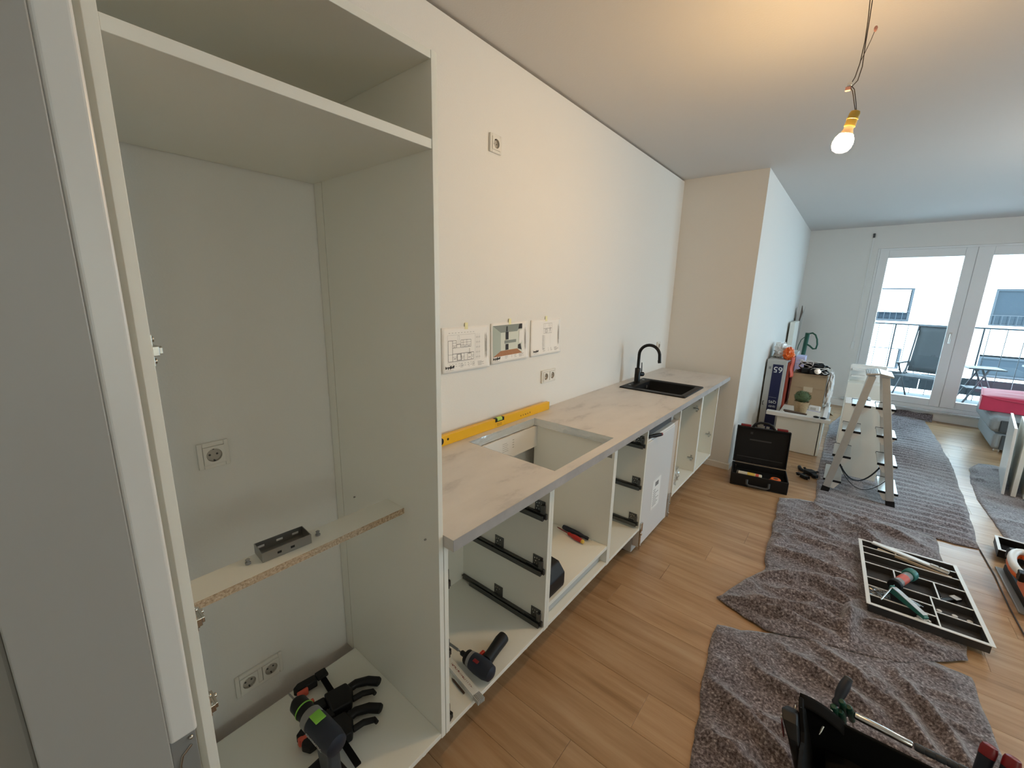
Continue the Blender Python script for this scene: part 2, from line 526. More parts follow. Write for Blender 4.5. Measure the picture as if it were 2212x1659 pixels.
def fill_window(k, a, b, z0, z1):  # unseen window added for fill light
    w_ = D.objects.new('window_%d' % k, None); COL.objects.link(w_); w_.location = (5.2, a, z0); WM[w_.name] = T(5.2, a, z0); w_['kind'] = 'structure'
    m = MB(); c = (a + b) / 2
    for y0, y1 in ((a, a + 0.06), (c - 0.05, c + 0.05), (b - 0.06, b)): m.box(5.19, y0, z0, 5.26, y1, z1)
    for y0, y1 in ((a + 0.06, c - 0.05), (c + 0.05, b - 0.06)):
        m.box(5.19, y0, z0, 5.26, y1, z0 + 0.06); m.box(5.19, y0, z1 - 0.06, 5.26, y1, z1)
    m.build('frame', M_pvc, w_)
    for y0, y1 in ((a + 0.06, c - 0.05), (c + 0.05, b - 0.06)):
        MB().box(5.222, y0 - 0.003, z0 + 0.057, 5.228, y1 + 0.003, z1 - 0.057).build('pane', M_glass, w_)
for k, q in enumerate(RW): fill_window(k + 2, *q)
rbl = thing('added_tint_blind', 'added cream blind warming the light of the unseen fill window at the entrance end', 'blind', (5.17, -0.15, 2.25))  # unseen, added to warm the fill light that passes through it
MB().box(5.172, RW[0][0] - 0.03, 0.78, 5.174, RW[0][1] + 0.03, 2.33).build('fabric', M_blind, rbl)
MB().cyl((5.173, RW[0][0] - 0.03, 2.35), (5.173, RW[0][1] + 0.03, 2.35), 0.018).build('roller', M_white, rbl, smooth=True)
s1 = sash(0.917, 1.903, 1.019, 1.797, 0.012)
s2 = sash(1.908, 2.93, 2.058, 2.80, 0.022)
hd = MB()
hd.box(1.832, 0.002, 1.19, 1.860, 0.014, 1.27)
hd.tube([(1.846, 0.006, 1.245), (1.846, -0.045, 1.245), (1.846, -0.05, 1.235), (1.846, -0.05, 1.12)], 0.0095, 8)
hd.build('handle', M_alu, s1, w=False, smooth=True)

belt = thing('shutter_belt', 'roller shutter pull belt hanging beside the balcony door', 'shutter belt', M=FM @ T(0.812, 0, 0))
MB().box(-0.012, -0.018, 2.60, 0.012, -0.0005, 2.66).build('belt_guide', M_dgray, belt, w=False, bev=0.004, label='grey belt guide')
MB().box(-0.007, -0.006, 1.05, 0.007, -0.0035, 2.60).build('belt', M_bag, belt, w=False)
MB().box(-0.02, -0.012, 0.93, 0.02, -0.0005, 1.05).build('winder_plate', M_white, belt, w=False, bev=0.003)

# left door frame (the doorway the photograph is taken from)
dj = D.objects.new('door_1', None); COL.objects.link(dj); WM['door_1'] = I4(); dj['kind'] = 'structure'
MB().box(0.742, -0.049, 0, 0.80, 0.0618, 2.08).build('door_lining', M_jamb, dj, bev=0.0015, seg=2)
MB().box(0.743, 0.0620, 1.026, 0.799, 0.0945, 2.08).build('rebate', M_rebate, dj, bev=0.0045, seg=4)
MB().box(0.743, 0.0620, 0.0, 0.799, 0.0945, 0.80).build('rebate', M_rebate, dj, bev=0.0045, seg=4)
MB().box(0.742, -0.135, 0, 0.772, -0.0505, 2.08).build('casing', M_jamb, dj, bev=0.004)
sp = MB().box(0.743, 0.0625, 0.801, 0.790, 0.0925, 1.0255).build('strike_plate', M_gray, dj, bev=0.001, label='grey metal strike plate')
sl = MB(); sl.tube([(0.791, 0.070, 0.83), (0.791, 0.070, 0.975), (0.791, 0.074, 0.99), (0.791, 0.086, 1.0)], 0.0016, 6)
sl.build('latch_rim', M_nick, sp, smooth=True)
MB().ball((0.791, 0.086, 1.013), 0.0035).build('screw', M_nick, sp, smooth=True)

# ------------------------------------------------------------ outside the window
struct('balcony_floor', MB().box(0.2, 8.9, 0.0, 6.0, 10.0, 0.115), M_deck)
fa = D.objects.new('apartment_building', None); COL.objects.link(fa)
fa.location = (4, 20, -6); WM[fa.name] = T(4, 20, -6)
tag(fa, 'white rendered apartment building across the yard with dark framed windows', 'building')
fw_ = MB()
xs = [(-12, 0.9), (2.95, 4.82), (7.3, 22)]
zz = [(-6, -2.2), (-0.60, 1.03), (2.16, 7.0)]
wins = [(0.9, 1.03, 2.95, 2.16), (4.82, 1.0, 7.3, 2.16), (0.9, -0.65, 2.95, 0.10), (4.82, -0.62, 7.3, 0.02)]
fw_.box(-12, 20, -6, 0.9, 26, 7.5); fw_.box(2.95, 20, -6, 4.82, 26, 7.5); fw_.box(7.3, 20, -6, 22, 26, 7.5)
for a, b in ((0.9, 2.95), (4.82, 7.3)):
    fw_.box(a, 20, -6, b, 26, -0.65); fw_.box(a, 20, 0.08, b, 26, 1.02); fw_.box(a, 20, 2.16, b, 26, 7.5)
fw_.build('facade', M_render, fa)
for i, (a, z0, b, z1) in enumerate(wins):
    wm = MB(); ring(wm, a, z0, b, z1, 0.06, 20.04, 20.14)
    if a > 3: wm.box((a + b) / 2 - 0.05, 20.04, z0, (a + b) / 2 + 0.05, 20.14, z1)
    o = wm.build('window', M_dark, fa)
    if a < 3:
        zs = z0 + (0.30 if z0 > 0 else 0.04)
        MB().box(a + 0.03, 20.02, zs, b - 0.09, 20.05, z1 - 0.05).build('shutter', M_shutter, o, label='closed white roller shutter')
    MB().box(a + 0.05, 20.10, z0 + 0.05, b - 0.05, 20.11, z1 - 0.05).build('pane', M_fglass, o)
    if z0 > 0:
        rb = MB()
        k = 0
        while a + 0.1 + k * 0.16 < b - 0.05:
            rb.cyl((a + 0.1 + k * 0.16, 19.97, z0 + 0.02), (a + 0.1 + k * 0.16, 19.97, z0 + 0.34), 0.009, n=6); k += 1
        rb.cyl((a, 19.97, z0 + 0.34), (b, 19.97, z0 + 0.34), 0.012, n=6)
        o2 = rb.build('window_guard', M_dark, fa); o2['kind'] = 'stuff'
MB().box(4.9, 20.3, -0.6, 7.2, 25.9, 2.1).build('interior', M_panelg, fa)
MB().box(1.0, 20.3, -0.6, 2.9, 25.9, 2.1).build('interior', M_panelg, fa)

rail = thing('balcony_railing', 'thin metal balcony railing with grey kick boards outside the window', 'railing', (3.0, 9.9, 0.115))
MB().tube([(0.4, 9.9, 1.305), (6.0, 9.9, 1.285)], 0.013, 8).build('handrail', M_dark, rail, smooth=True)
x = 0.5
bal = None
while x < 5.8:
    if bal is None:
        bal = MB().cyl((0, 0, 0), (0, 0, 1.18), 0.0055, n=6).build('baluster', M_dark, rail, w=False)
        b0 = bal
    else:
        b0 = bal.copy(); COL.objects.link(b0)
    b0.location = (x - 3.0, 0, 0.0); x += 0.19
for a in (1.0, 2.05, 3.1, 4.15, 5.2):
    MB().box(a - 0.010, 9.905, 0.115, a + 0.010, 9.925, 1.30).build('post', M_dark, rail)
for a in (0.4, 1.45, 2.5, 3.55, 4.6):
    MB().box(a + 0.005, 9.93, 0.20, a + 1.045, 9.945, 0.47).build('kick_board', M_panelg, rail)

def recliner(x, y, rz, label):
    t = thing('reclining_chair', label, 'garden chair', (x, y, 0.115), rz, group=None)
    f = MB()
    for s in (-0.24, 0.24):
        f.tube([(s, 0.12, 0.40), (s, -0.02, 0.46), (s, 0.12, 1.17), (s, 0.125, 1.19)], 0.012, 8)
        f.tube([(s, 0.12, 0.40), (s, -0.42, 0.43)], 0.012, 8)
    f.tube([(-0.24, 0.125, 1.19), (0.24, 0.125, 1.19)], 0.012, 8)
    f.tube([(-0.24, -0.42, 0.43), (0.24, -0.42, 0.43)], 0.012, 8)
    f.build('frame', M_tubeg, t, w=False, smooth=True)
    for s in (-0.27, 0.27):
        MB().tube([(s, -0.34, 0.012), (s, 0.16, 0.60)], 0.012, 8).build('leg', M_tubeg, t, w=False, smooth=True)
        MB().tube([(s, 0.30, 0.012), (s, -0.26, 0.60)], 0.012, 8).build('leg', M_tubeg, t, w=False, smooth=True)
        MB().box(s - 0.025, -0.32, 0.60, s + 0.025, 0.2, 0.622).build('armrest', M_tubeg, t, w=False, bev=0.005)
    c = MB(); c.tube([(-0.27, -0.34, 0.012), (0.27, -0.34, 0.012)], 0.010, 8); c.tube([(-0.27, 0.30, 0.012), (0.27, 0.30, 0.012)], 0.010, 8)
    c.build('cross_bar', M_tubeg, t, w=False, smooth=True)['kind'] = 'stuff'
    b = MB()
    b.grid(lambda u, v: (-0.23 + 0.46 * u, -0.0 + 0.125 * v + 0.02 * math.sin(math.pi * v), 0.47 + 0.71 * v), 4, 8)
    b.build('back_sling', M_mesh, t, w=False, solid=0.004, smooth=True)
    q = MB(); q.grid(lambda u, v: (-0.23 + 0.46 * u, -0.42 + 0.5 * v, 0.43 - 0.01 * math.sin(math.pi * v)), 4, 6)
    q.build('seat_sling', M_mesh, t, w=False, solid=0.004, smooth=True)
    return t
recliner(2.47, 9.13, math.radians(-22), 'grey folding garden recliner with tall dark sling back beside the balcony railing')
fs_ = thing('folding_stool', 'grey folding stool with crossed legs seen above the red cushion', 'stool', (3.08, 9.27, 0.115), rz=math.radians(8))
MB().box(-0.20, -0.18, 0.60, 0.20, 0.18, 0.622).build('seat', M_tubeg, fs_, w=False, bev=0.004)
for y in (-0.16, 0.16):
    MB().tube([(-0.20, y, 0.012), (0.02, y * 0.98, 0.598)], 0.013, 8).build('leg', M_tubeg, fs_, w=False, smooth=True)
    MB().tube([(0.20, y * 0.86, 0.012), (-0.04, y * 0.86, 0.598)], 0.013, 8).build('leg', M_tubeg, fs_, w=False, smooth=True)
MB().box(-0.15, -0.135, 0.30, 0.15, 0.135, 0.312).build('shelf', M_tubeg, fs_, w=False, bev=0.002)
bt = thing('balcony_table', 'small grey balcony table with splayed legs at right edge of window', 'table', (3.86, 9.35, 0.115))
BX = 0.16
MB().box(3.52, 9.1, 0.77, 4.3, 9.6, 0.795).build('table_top', M_tubeg, bt, bev=0.004)
for s in (-1, 1):
    MB().tube([(3.86 - 0.26 * s, 9.2, 0.127), (3.86 + 0.20 * s, 9.2, 0.768)], 0.013, 8).build('leg', M_tubeg, bt, smooth=True)
    MB().tube([(3.86 - 0.26 * s, 9.5, 0.127), (3.86 + 0.20 * s, 9.5, 0.768)], 0.013, 8).build('leg', M_tubeg, bt, smooth=True)
portal.matrix_world = FM @ T(1.92, 0.42, 1.3) @ RX(math.radians(-90))

for a, b, z0, z1 in RW:
    pl_ = portal.copy(); pl_.data = portal.data.copy(); COL.objects.link(pl_)
    pl_.data.size = b - a; pl_.data.size_y = z1 - z0
    pl_.matrix_world = T(5.34, (a + b) / 2, (z0 + z1) / 2) @ RZ(math.radians(90)) @ RX(math.radians(90))

# ============================================================ KITCHEN UNITS
def plate_hole(mb, hx, hy, r, z0, z1, M, n=28, rc=0.004):
    """square plate with a round hole, thickness z0..z1, local xy."""
    def sq(a):
        c, s = math.cos(a), math.sin(a)
        k = min(hx / abs(c) if abs(c) > 1e-9 else 1e9, hy / abs(s) if abs(s) > 1e-9 else 1e9)
        return (c * k, s * k)
    A = sorted(set([2 * math.pi * j / n for j in range(n)] + [math.atan2(sy * hy, sx * hx) % (2 * math.pi) for sx in (-1, 1) for sy in (-1, 1)]))
    n = len(A)
    vs = []
    for z in (z0, z1):
        vs += [(*sq(a), z) for a in A]
        vs += [(r * math.cos(a), r * math.sin(a), z) for a in A]
    fs = []
    for j in range(n):
        k = (j + 1) % n
        fs.append((2 * n + j, 2 * n + k, 3 * n + k, 3 * n + j))
        fs.append((j, n + j, n + k, k))
        fs.append((j, k, 2 * n + k, 2 * n + j))
        fs.append((n + j, 3 * n + j, 3 * n + k, n + k))
    mb.add(vs, fs, M)

def socket(y, z, gangs, label, group=None, size=0.081, proud=0.0):
    pitch = 0.071
    w = size + pitch * (gangs - 1)
    M = frame((0.0005, y, z), (0, 1, 0), (0, 0, 1))       # local x along wall, y up, z out of the wall
    t = thing('wall_socket', label, 'socket', M=M, group=group)
    fm = MB(); ring_pts = [(-w / 2, -size / 2), (w / 2, -size / 2), (w / 2, size / 2), (-w / 2, size / 2)]
    for k in range(gangs):
        cx = (k - (gangs - 1) / 2) * pitch
    fm.box(-w / 2, -size / 2, 0, -w / 2 + 0.013, size / 2, 0.011); fm.box(w / 2 - 0.013, -size / 2, 0, w / 2, size / 2, 0.011)
    fm.box(-w / 2 + 0.013, -size / 2, 0, w / 2 - 0.013, -size / 2 + 0.013, 0.011); fm.box(-w / 2 + 0.013, size / 2 - 0.013, 0, w / 2 - 0.013, size / 2, 0.011)
    for k in range(gangs - 1):
        cx = (k - (gangs - 1) / 2) * pitch + pitch / 2
        fm.box(cx - 0.0075, -size / 2 + 0.013, 0, cx + 0.0075, size / 2 - 0.013, 0.0105)
    fm.build('cover_frame', M_sock, t, w=False, bev=0.0025)
    for k in range(gangs):
        cx = (k - (gangs - 1) / 2) * pitch
        ins = MB(); plate_hole(ins, 0.0273, 0.0273, 0.0205, 0.001, 0.0135, T(cx, 0, 0))
        i = ins.build('insert', M_sock, t, w=False)
        c = MB(); c.lathe([(0.0206, 0.0132), (0.0200, 0.0032)], 24, T(cx, 0, 0)); c.f = c.f[:-2]
        c.lathe([(0.0200, 0.0025), (0.0200, 0.0032)], 24, T(cx, 0, 0))
        cup = c.build('cup', M_sockin, i, w=False, smooth=True)
        h = MB()
        for s in (-1, 1):
            h.lathe([(0.0031, 0.0028), (0.0031, 0.0042)], 10, T(cx + s * 0.0095, 0, 0))
        for s in (-1, 1):
            h.box(cx - 0.0018, s * 0.0195 - 0.003, 0.0032, cx + 0.0018, s * 0.0195 + 0.003, 0.0105)
        h.build('contacts', M_dgray, i, w=False)
    return t
socket(1.620, 2.352, 1, 'single white wall socket high on the bare wall, nearly at ceiling height')
socket(2.155, 1.155, 2, 'double white wall socket above the worktop, right under the papers')
socket(4.07, 1.19, 1, 'small white wall socket in the far corner, partly behind the black tap')
socket(0.352, 1.160, 1, 'single white wall socket on the wall inside the tall open cabinet')
socket(0.398, 0.313, 2, 'double white wall socket low inside the tall cabinet, beside the cordless drill')

def foot(x, y, h, parent):
    m = MB(); m.lathe([(0.03, 0), (0.03, 0.012), (0.016, 0.02), (0.016, h - 0.02), (0.026, h - 0.012), (0.026, h)], 14, T(x, y, 0))
    return m.build('foot', M_black, parent, smooth=True)

def foot_socket(x, y, z, parent):
    m = MB(); m.lathe([(0.016, -0.022), (0.020, -0.018), (0.024, -0.002), (0.024, 0)], 14, T(x, y, z))
    o = m.build('foot_socket', M_black, parent, smooth=True)
    MB().box(x + 0.019, y - 0.006, z - 0.010, x + 0.026, y + 0.006, z - 0.001).build('clip', M_white, o)
    return o

def hinge_plate(y, x, z, sgn, parent, name='hinge_plate'):
    """cross shaped mounting plate on a side panel inner face; sgn = direction it sticks out along y"""
    m = MB()
    m.box(x - 0.028, y, z - 0.008, x + 0.02, y + sgn * 0.009, z + 0.008)
    m.box(x - 0.006, y, z - 0.026, x + 0.008, y + sgn * 0.004, z + 0.026)
    m.box(x - 0.024, y + sgn * 0.009, z - 0.0055, x + 0.016, y + sgn * 0.014, z + 0.0055)
    for dz in (-0.018, 0.018):
        m.cyl((x + 0.001, y, z + dz), (x + 0.001, y + sgn * 0.007, z + dz), 0.005, n=10)
    m.cyl((x - 0.012, y, z), (x - 0.012, y + sgn * 0.018, z), 0.005, n=10)
    return m.build(name, M_nick, parent, bev=0.001)

# ---- tall cabinet
FX = 0.600
tc = thing('tall_cabinet', 'tall white open cabinet carcass without doors at the left', 'cabinet', (0.33, 0.435, 0.0))
sd = MB(); sd.box(0.003, 0.1305, 0.2, FX, 0.147, 2.206); sd.build('side_panel', M_mel, tc, bev=0.001)
sd = MB(); sd.box(0.055, 0.7255, 0.2, FX, 0.7425, 2.206); sd.box(0.003, 0.7255, 0.2, 0.0510, 0.7425, 2.206); sd.box(0.0510, 0.7325, 0.2, 0.055, 0.7425, 2.206)
sd.build('side_panel', M_mel, tc, bev=0.0008)
MB().box(0.078, 0.1472, 2.188, FX - 0.001, 0.7253, 2.206).build('top_panel', M_mel, tc, bev=0.001)
MB().box(0.004, 0.1472, 1.997, FX - 0.002, 0.7253, 2.019).build('upper_shelf', M_mel, tc, bev=0.001)
MB().box(0.070, 0.1472, 0.203, FX - 0.001, 0.7253, 0.221).build('bottom_panel', M_mel, tc, bev=0.001)
b = MB().box(0.343, 0.1472, 0.966, 0.4345, 0.7253, 0.985).build('cross_board', M_mel, tc)
MB().box(0.4346, 0.1474, 0.9662, 0.4362, 0.7251, 0.9848).build('raw_edge', M_chip, b, label='raw chipboard front edge')
MB().box(0.50, 0.078, 0.2, 0.525, 0.1300, 2.2).build('filler_strip', M_mel, tc)
for z in (1.556, 1.047, 0.849):
    hinge_plate(0.1472, 0.575, z, 1, tc)
pn = MB()
for (x, z) in ((0.141, 0.921), (0.541, 0.919)):
    MB().cyl((x, 0.7254, z), (x, 0.720, z), 0.003, n=10).build('shelf_pin', M_gray, tc)
for (x, y) in ((0.42, 0.19), (0.42, 0.68), (0.13, 0.19), (0.13, 0.68)):
    foot(x, y, 0.2, tc)
foot_socket(0.566, 0.24, 0.2, tc); foot_socket(0.566, 0.66, 0.2, tc)

bk = thing('metal_bracket', 'galvanised open metal channel bracket lying on the chipboard cross board', 'bracket', (0.372, 0.388, 0.9855), rz=math.radians(-3))
m = MB()
m.box(-0.030, -0.060, 0, 0.030, 0.060, 0.0018); m.box(-0.030, -0.060, 0.0018, -0.0282, 0.060, 0.026); m.box(0.0282, -0.060, 0.0018, 0.030, 0.060, 0.026)
m.box(-0.0282, -0.060, 0.0018, 0.0282, -0.0582, 0.026); m.box(-0.0282, 0.0582, 0.0018, 0.0282, 0.060, 0.026)
m.build('channel', M_zinc, bk, w=False)
m = MB()
for yy in (-0.045, 0.0, 0.04):
    m.box(-0.0286, yy - 0.008, 0.010, -0.0279, yy + 0.008, 0.016)
m.build('slots', M_bag, bk, w=False)['kind'] = 'stuff'
m = MB()
for yy in (-0.02, 0.012):
    m.box(0.0298, yy - 0.005, 0.009, 0.0304, yy + 0.005, 0.015)
m.build('slots', M_black, bk, w=False)['kind'] = 'stuff'
for i, (x, y, lb) in enumerate(((0.374, 0.302, 'small grey cam bolt standing on the cross board left of the bracket'), (0.381, 0.475, 'small grey cam bolt standing on the cross board right of the bracket'))):
    t = thing('cam_bolt', lb, 'bolt', (x, y, 0.9852))
    MB().lathe([(0.0065, 0), (0.0065, 0.004), (0.004, 0.005), (0.004, 0.009), (0.0055, 0.012), (0.003, 0.014)], 12).build('shank', M_gray, t, w=False, smooth=True)

# ---- base unit helpers
BZ0, BZ1 = 0.200, 0.909
def carcass(name, y0, y1, label, hole=False, bottom=True, back=True, sz0=None, pt=0.017):
    t = thing(name, label, 'cabinet', (0.33, (y0 + y1) / 2, 0))
    MB().box(0.085, y0 + 0.0005, BZ0, FX, y0 + pt, BZ1).build('side_panel', M_mel, t, bev=0.001)
    MB().box(0.085, y1 - pt, BZ0, FX, y1 - 0.0005, BZ1).build('side_panel', M_mel, t, bev=0.001)
    if bottom:
        MB().box(0.086, y0 + pt + 0.0002, BZ0 + 0.002, FX - 0.001, y1 - pt - 0.0002, BZ0 + 0.020).build('bottom_panel', M_mel, t, bev=0.001)
    if back:
        MB().box(0.088, y0 + pt + 0.0002, BZ0 + 0.0205, 0.094, y1 - pt - 0.0002, BZ1 - 0.001).build('back_panel', M_mel, t)
    for (x, y) in ((0.42, y0 + 0.05), (0.42, y1 - 0.05), (0.14, y0 + 0.05), (0.14, y1 - 0.05)):
        foot(x, y, BZ0 - 0.0005, t)
    foot_socket(0.566, y0 + 0.13, BZ0 - 0.0005, t); foot_socket(0.566, y1 - 0.13, BZ0 - 0.0005, t)
    return t

def rail_set(y, sgn, z, parent, x0=0.10):
    m = MB()
    m.box(x0, y, z - 0.012, 0.594, y + sgn * 0.011, z + 0.012)
    m.box(x0 + 0.06, y + sgn * 0.011, z - 0.016, 0.585, y + sgn * 0.024, z - 0.010)
    m.box(x0 + 0.06, y + sgn * 0.020, z - 0.010, 0.585, y + sgn * 0.024, z + 0.006)
    m.box(x0, y + sgn * 0.011, z + 0.006, 0.50, y + sgn * 0.016, z + 0.012)
    r = m.build('drawer_rail', M_dzinc, parent, bev=0.001)
    for x in (0.335, 0.555):
        p = MB().box(x - 0.026, y, z + 0.0125, x + 0.026, y + sgn * 0.003, z + 0.062)
        if x > 0.5: p.box(x + 0.012, y + sgn * 0.003, z + 0.0125, x + 0.03, y + sgn * 0.016, z + 0.05)
        p.build('bracket_plate', M_dzinc, r, bev=0.001)
    h = MB()
    for x in (0.335, 0.555):
        for (dx, dz) in ((-0.016, 0.022), (-0.004, 0.022), (0.008, 0.022), (-0.016, 0.048), (-0.004, 0.05), (0.008, 0.048), (-0.01, 0.035)):
            h.cyl((x + dx, y + sgn * 0.003, z + dz), (x + dx, y + sgn * 0.0042, z + dz), 0.0026, n=8)
    h.cyl((0.30, y + sgn * 0.011, z - 0.001), (0.30, y + sgn * 0.0125, z - 0.001), 0.008, n=12)
    h.cyl((0.47, y + sgn * 0.011, z - 0.001), (0.47, y + sgn * 0.0125, z - 0.001), 0.006, n=12)
    h.build('screws', M_nick, r)['kind'] = 'stuff'
    return r

Y1, Y2, Y3, Y4, Y5, Y6 = 0.745, 1.335, 1.935, 2.385, 2.985, 3.550
YE = 4.075
u1 = carcass('drawer_unit', Y1, Y2, 'white base cabinet with bare drawer rails, next to the tall cabinet')
for z in (0.757, 0.497, 0.236):
    rail_set(Y2 - 0.0172, -1, z, u1)
rail_set(Y1 + 0.0172, 1, 0.497, u1); rail_set(Y1 + 0.0172, 1, 0.236, u1); rail_set(Y1 + 0.0172, 1, 0.757, u1)

u2 = carcass('oven_unit', Y2, Y3, 'white base cabinet under the worktop cutout, with a raised shelf', back=False)
MB().box(0.10, Y2 + 0.0172, 0.302, FX - 0.002, Y3 - 0.0172, 0.322).build('oven_shelf', M_mel, u2, bev=0.001)
MB().box(0.545, Y2 + 0.0172, 0.222, 0.563, Y3 - 0.0172, 0.300).build('recess_board', M_lgray, u2)
rr = MB().box(0.088, Y2 + 0.0172, 0.775, 0.104, Y3 - 0.0172, 0.900).build('rear_rail', M_edge, u2)
mk = MB()
random.seed(3)
for k in range(5):
    mk.box(0.1042, 1.60, 0.868 - k * 0.011, 0.1046, 1.63 + random.random() * 0.03, 0.8692 - k * 0.011)
for k in range(4):
    mk.box(0.1042, 1.685, 0.872 - k * 0.014, 0.1046, 1.697, 0.8745 - k * 0.014)
mk.box(0.1042, 1.53, 0.796, 0.1046, 1.575, 0.800)
mk.build('printed_marks', M_lineink, rr)['kind'] = 'stuff'
MB().box(0.555, Y3 - 0.0172, 0.83, 0.585, Y3 - 0.0185, 0.872).build('hook_plate', M_zinc, u2)

u3 = carcass('narrow_drawer_unit', Y3, Y4, 'narrow white base cabinet with three drawer rails left of the dishwasher')
for z in (0.772, 0.500, 0.252):
    rail_set(Y4 - 0.0172, -1, z, u3)
    rail_set(Y3 + 0.0172, 1, z, u3)

dw = thing('dishwasher', 'built-in dishwasher with a bare grey front and paper label', 'dishwasher', (0.33, 2.685, 0))
MB().box(0.06, Y4 + 0.004, 0.02, 0.555, Y5 - 0.004, 0.895).build('body', M_lgray, dw, bev=0.003)
MB().box(0.556, Y4 + 0.006, 0.075, 0.598, 2.893, 0.786).build('door', M_dwf, dw, bev=0.003)
MB().box(0.556, 2.8945, 0.055, 0.590, Y5 - 0.004, 0.800).build('edge_trim', M_trim, dw, bev=0.002)
MB().box(0.556, Y4 + 0.006, 0.787, 0.592, 2.893, 0.80).build('top_strip', M_white, dw, bev=0.001)
MB().box(0.556, Y4 + 0.006, 0.802, 0.566, 2.893, 0.893).build('control_panel', M_dgray, dw)
lb = MB().box(0.5982, 2.555, 0.265, 0.5987, 2.70, 0.475).build('paper_label', M_paper, dw)
lm = MB(); lm.box(0.5988, 2.60, 0.425, 0.5991, 2.66, 0.455)
for k in range(9):
    lm.box(0.5988, 2.575, 0.40 - k * 0.014, 0.5991, 2.61 + random.random() * 0.07, 0.404 - k * 0.014)
lm.build('print', M_lineink, lb)['kind'] = 'stuff'
for y in (Y4 + 0.014, 2.935):
    h = MB(); h.box(0.598 if y < 2.5 else 0.591, y - 0.008, 0.06, 0.606, y + 0.008, 0.20); h.box(0.60, y - 0.012, 0.19, 0.61, y + 0.012, 0.25)
    h.cyl((0.604, y, 0.17), (0.612, y, 0.17), 0.008, n=10); h.cyl((0.604, y, 0.09), (0.612, y, 0.09), 0.006, n=10)
    h.build('hinge_arm', M_nick, dw, bev=0.001)
MB().box(0.10, Y4 + 0.03, 0.0, 0.50, Y4 + 0.07, 0.02).build('runner', M_black, dw)
MB().box(0.10, Y5 - 0.07, 0.0, 0.50, Y5 - 0.03, 0.02).build('runner', M_black, dw)

u5 = carcass('sink_unit', Y5, Y6, 'white base cabinet under the black sink with a clear bag inside', back=True)
hinge_plate(Y6 - 0.0172, 0.565, 0.765, -1, u5); hinge_plate(Y6 - 0.0172, 0.565, 0.335, -1, u5)
MB().box(0.56, Y6 - 0.0172, 0.845, 0.58, Y6 - 0.035, 0.905).build('corner_block', M_black, u5)
u6 = carcass('end_unit', Y6, YE, 'white base cabinet at the far end of the row with hinge plates')
hinge_plate(YE - 0.0172, 0.565, 0.855, -1, u6); hinge_plate(YE - 0.0172, 0.565, 0.41, -1, u6)
for z in (0.70, 0.55, 0.50):
    MB().cyl((0.40, YE - 0.0171, z), (0.40, YE - 0.0181, z), 0.003, n=8).build('shelf_pin', M_gray, u6)

# ---- worktop with hob and sink cutouts
WZ0, WZ1, WX = 0.910, 0.948, 0.642
wt = thing('worktop', 'long concrete grey worktop lying over all the base cabinets', 'worktop', (0.32, 2.5, WZ0))
hx0, hx1, hy0, hy1 = 0.088, 0.593, 1.358, 1.905
sx0, sx1, sy0, sy1 = 0.12, 0.56, 3.085, 3.50
WY0, WY1 = 0.7445, 4.262
def slab(z0, z1):
    m = MB()
    ys = [WY0, hy0, hy1, sy0, sy1, WY1]; xs = sorted([0.001, hx0, sx0, sx1, hx1, WX])
    nx = len(xs); ny = len(ys)
    vs = [(x, y, z) for z in (z0, z1) for y in ys for x in xs]
    def idx(i, j, k): return k * nx * ny + j * nx + i
    def solid(i, j):
        if i < 0 or j < 0 or i >= nx - 1 or j >= ny - 1: return False
        cx, cy = (xs[i] + xs[i + 1]) / 2, (ys[j] + ys[j + 1]) / 2
        return not ((hx0 < cx < hx1 and hy0 < cy < hy1) or (sx0 < cx < sx1 and sy0 < cy < sy1))
    fs = []
    for j in range(ny - 1):
        for i in range(nx - 1):
            if not solid(i, j): continue
            fs.append((idx(i, j, 1), idx(i + 1, j, 1), idx(i + 1, j + 1, 1), idx(i, j + 1, 1)))
            fs.append((idx(i, j, 0), idx(i, j + 1, 0), idx(i + 1, j + 1, 0), idx(i + 1, j, 0)))
            if not solid(i - 1, j): fs.append((idx(i, j, 0), idx(i, j, 1), idx(i, j + 1, 1), idx(i, j + 1, 0)))
            if not solid(i + 1, j): fs.append((idx(i + 1, j, 0), idx(i + 1, j + 1, 0), idx(i + 1, j + 1, 1), idx(i + 1, j, 1)))
            if not solid(i, j - 1): fs.append((idx(i, j, 0), idx(i + 1, j, 0), idx(i + 1, j, 1), idx(i, j, 1)))
            if not solid(i, j + 1): fs.append((idx(i, j + 1, 0), idx(i, j + 1, 1), idx(i + 1, j + 1, 1), idx(i + 1, j + 1, 0)))
    m.add(vs, fs); return m
slab(WZ0, WZ1).build('slab', M_top, wt)
MB().box(WX + 0.0002, WY0 + 0.0003, WZ0 + 0.0003, WX + 0.0015, WY1 - 0.0003, WZ1 - 0.0003).build('edge_band', M_topedge, wt, label='grey front edge band')
ft = MB()
def tape(p0, p1, z0, z1, nrm, amp, seed):
    n = 44
    p0 = Vector(p0); p1 = Vector(p1); nrm = Vector(nrm)
    def f(u, v):
        p = p0.lerp(p1, u)
        q = noise.noise(Vector((u * 9 + seed, v * 2.0, seed))) * amp + noise.noise(Vector((u * 30, v * 4, seed))) * amp * 0.5
        return (p.x + nrm.x * (0.0022 + abs(q)), p.y + nrm.y * (0.0022 + abs(q)), z0 + (z1 - z0) * v + q * 0.6)
    ft.grid(f, n, 5)
tape((hx0, hy0, 0), (hx0, hy1, 0), 0.905, 0.947, (1, 0, 0), 0.0045, 1.3)
ft.build('foil_tape', M_foil, wt, smooth=True, label='crinkled aluminium sealing tape')
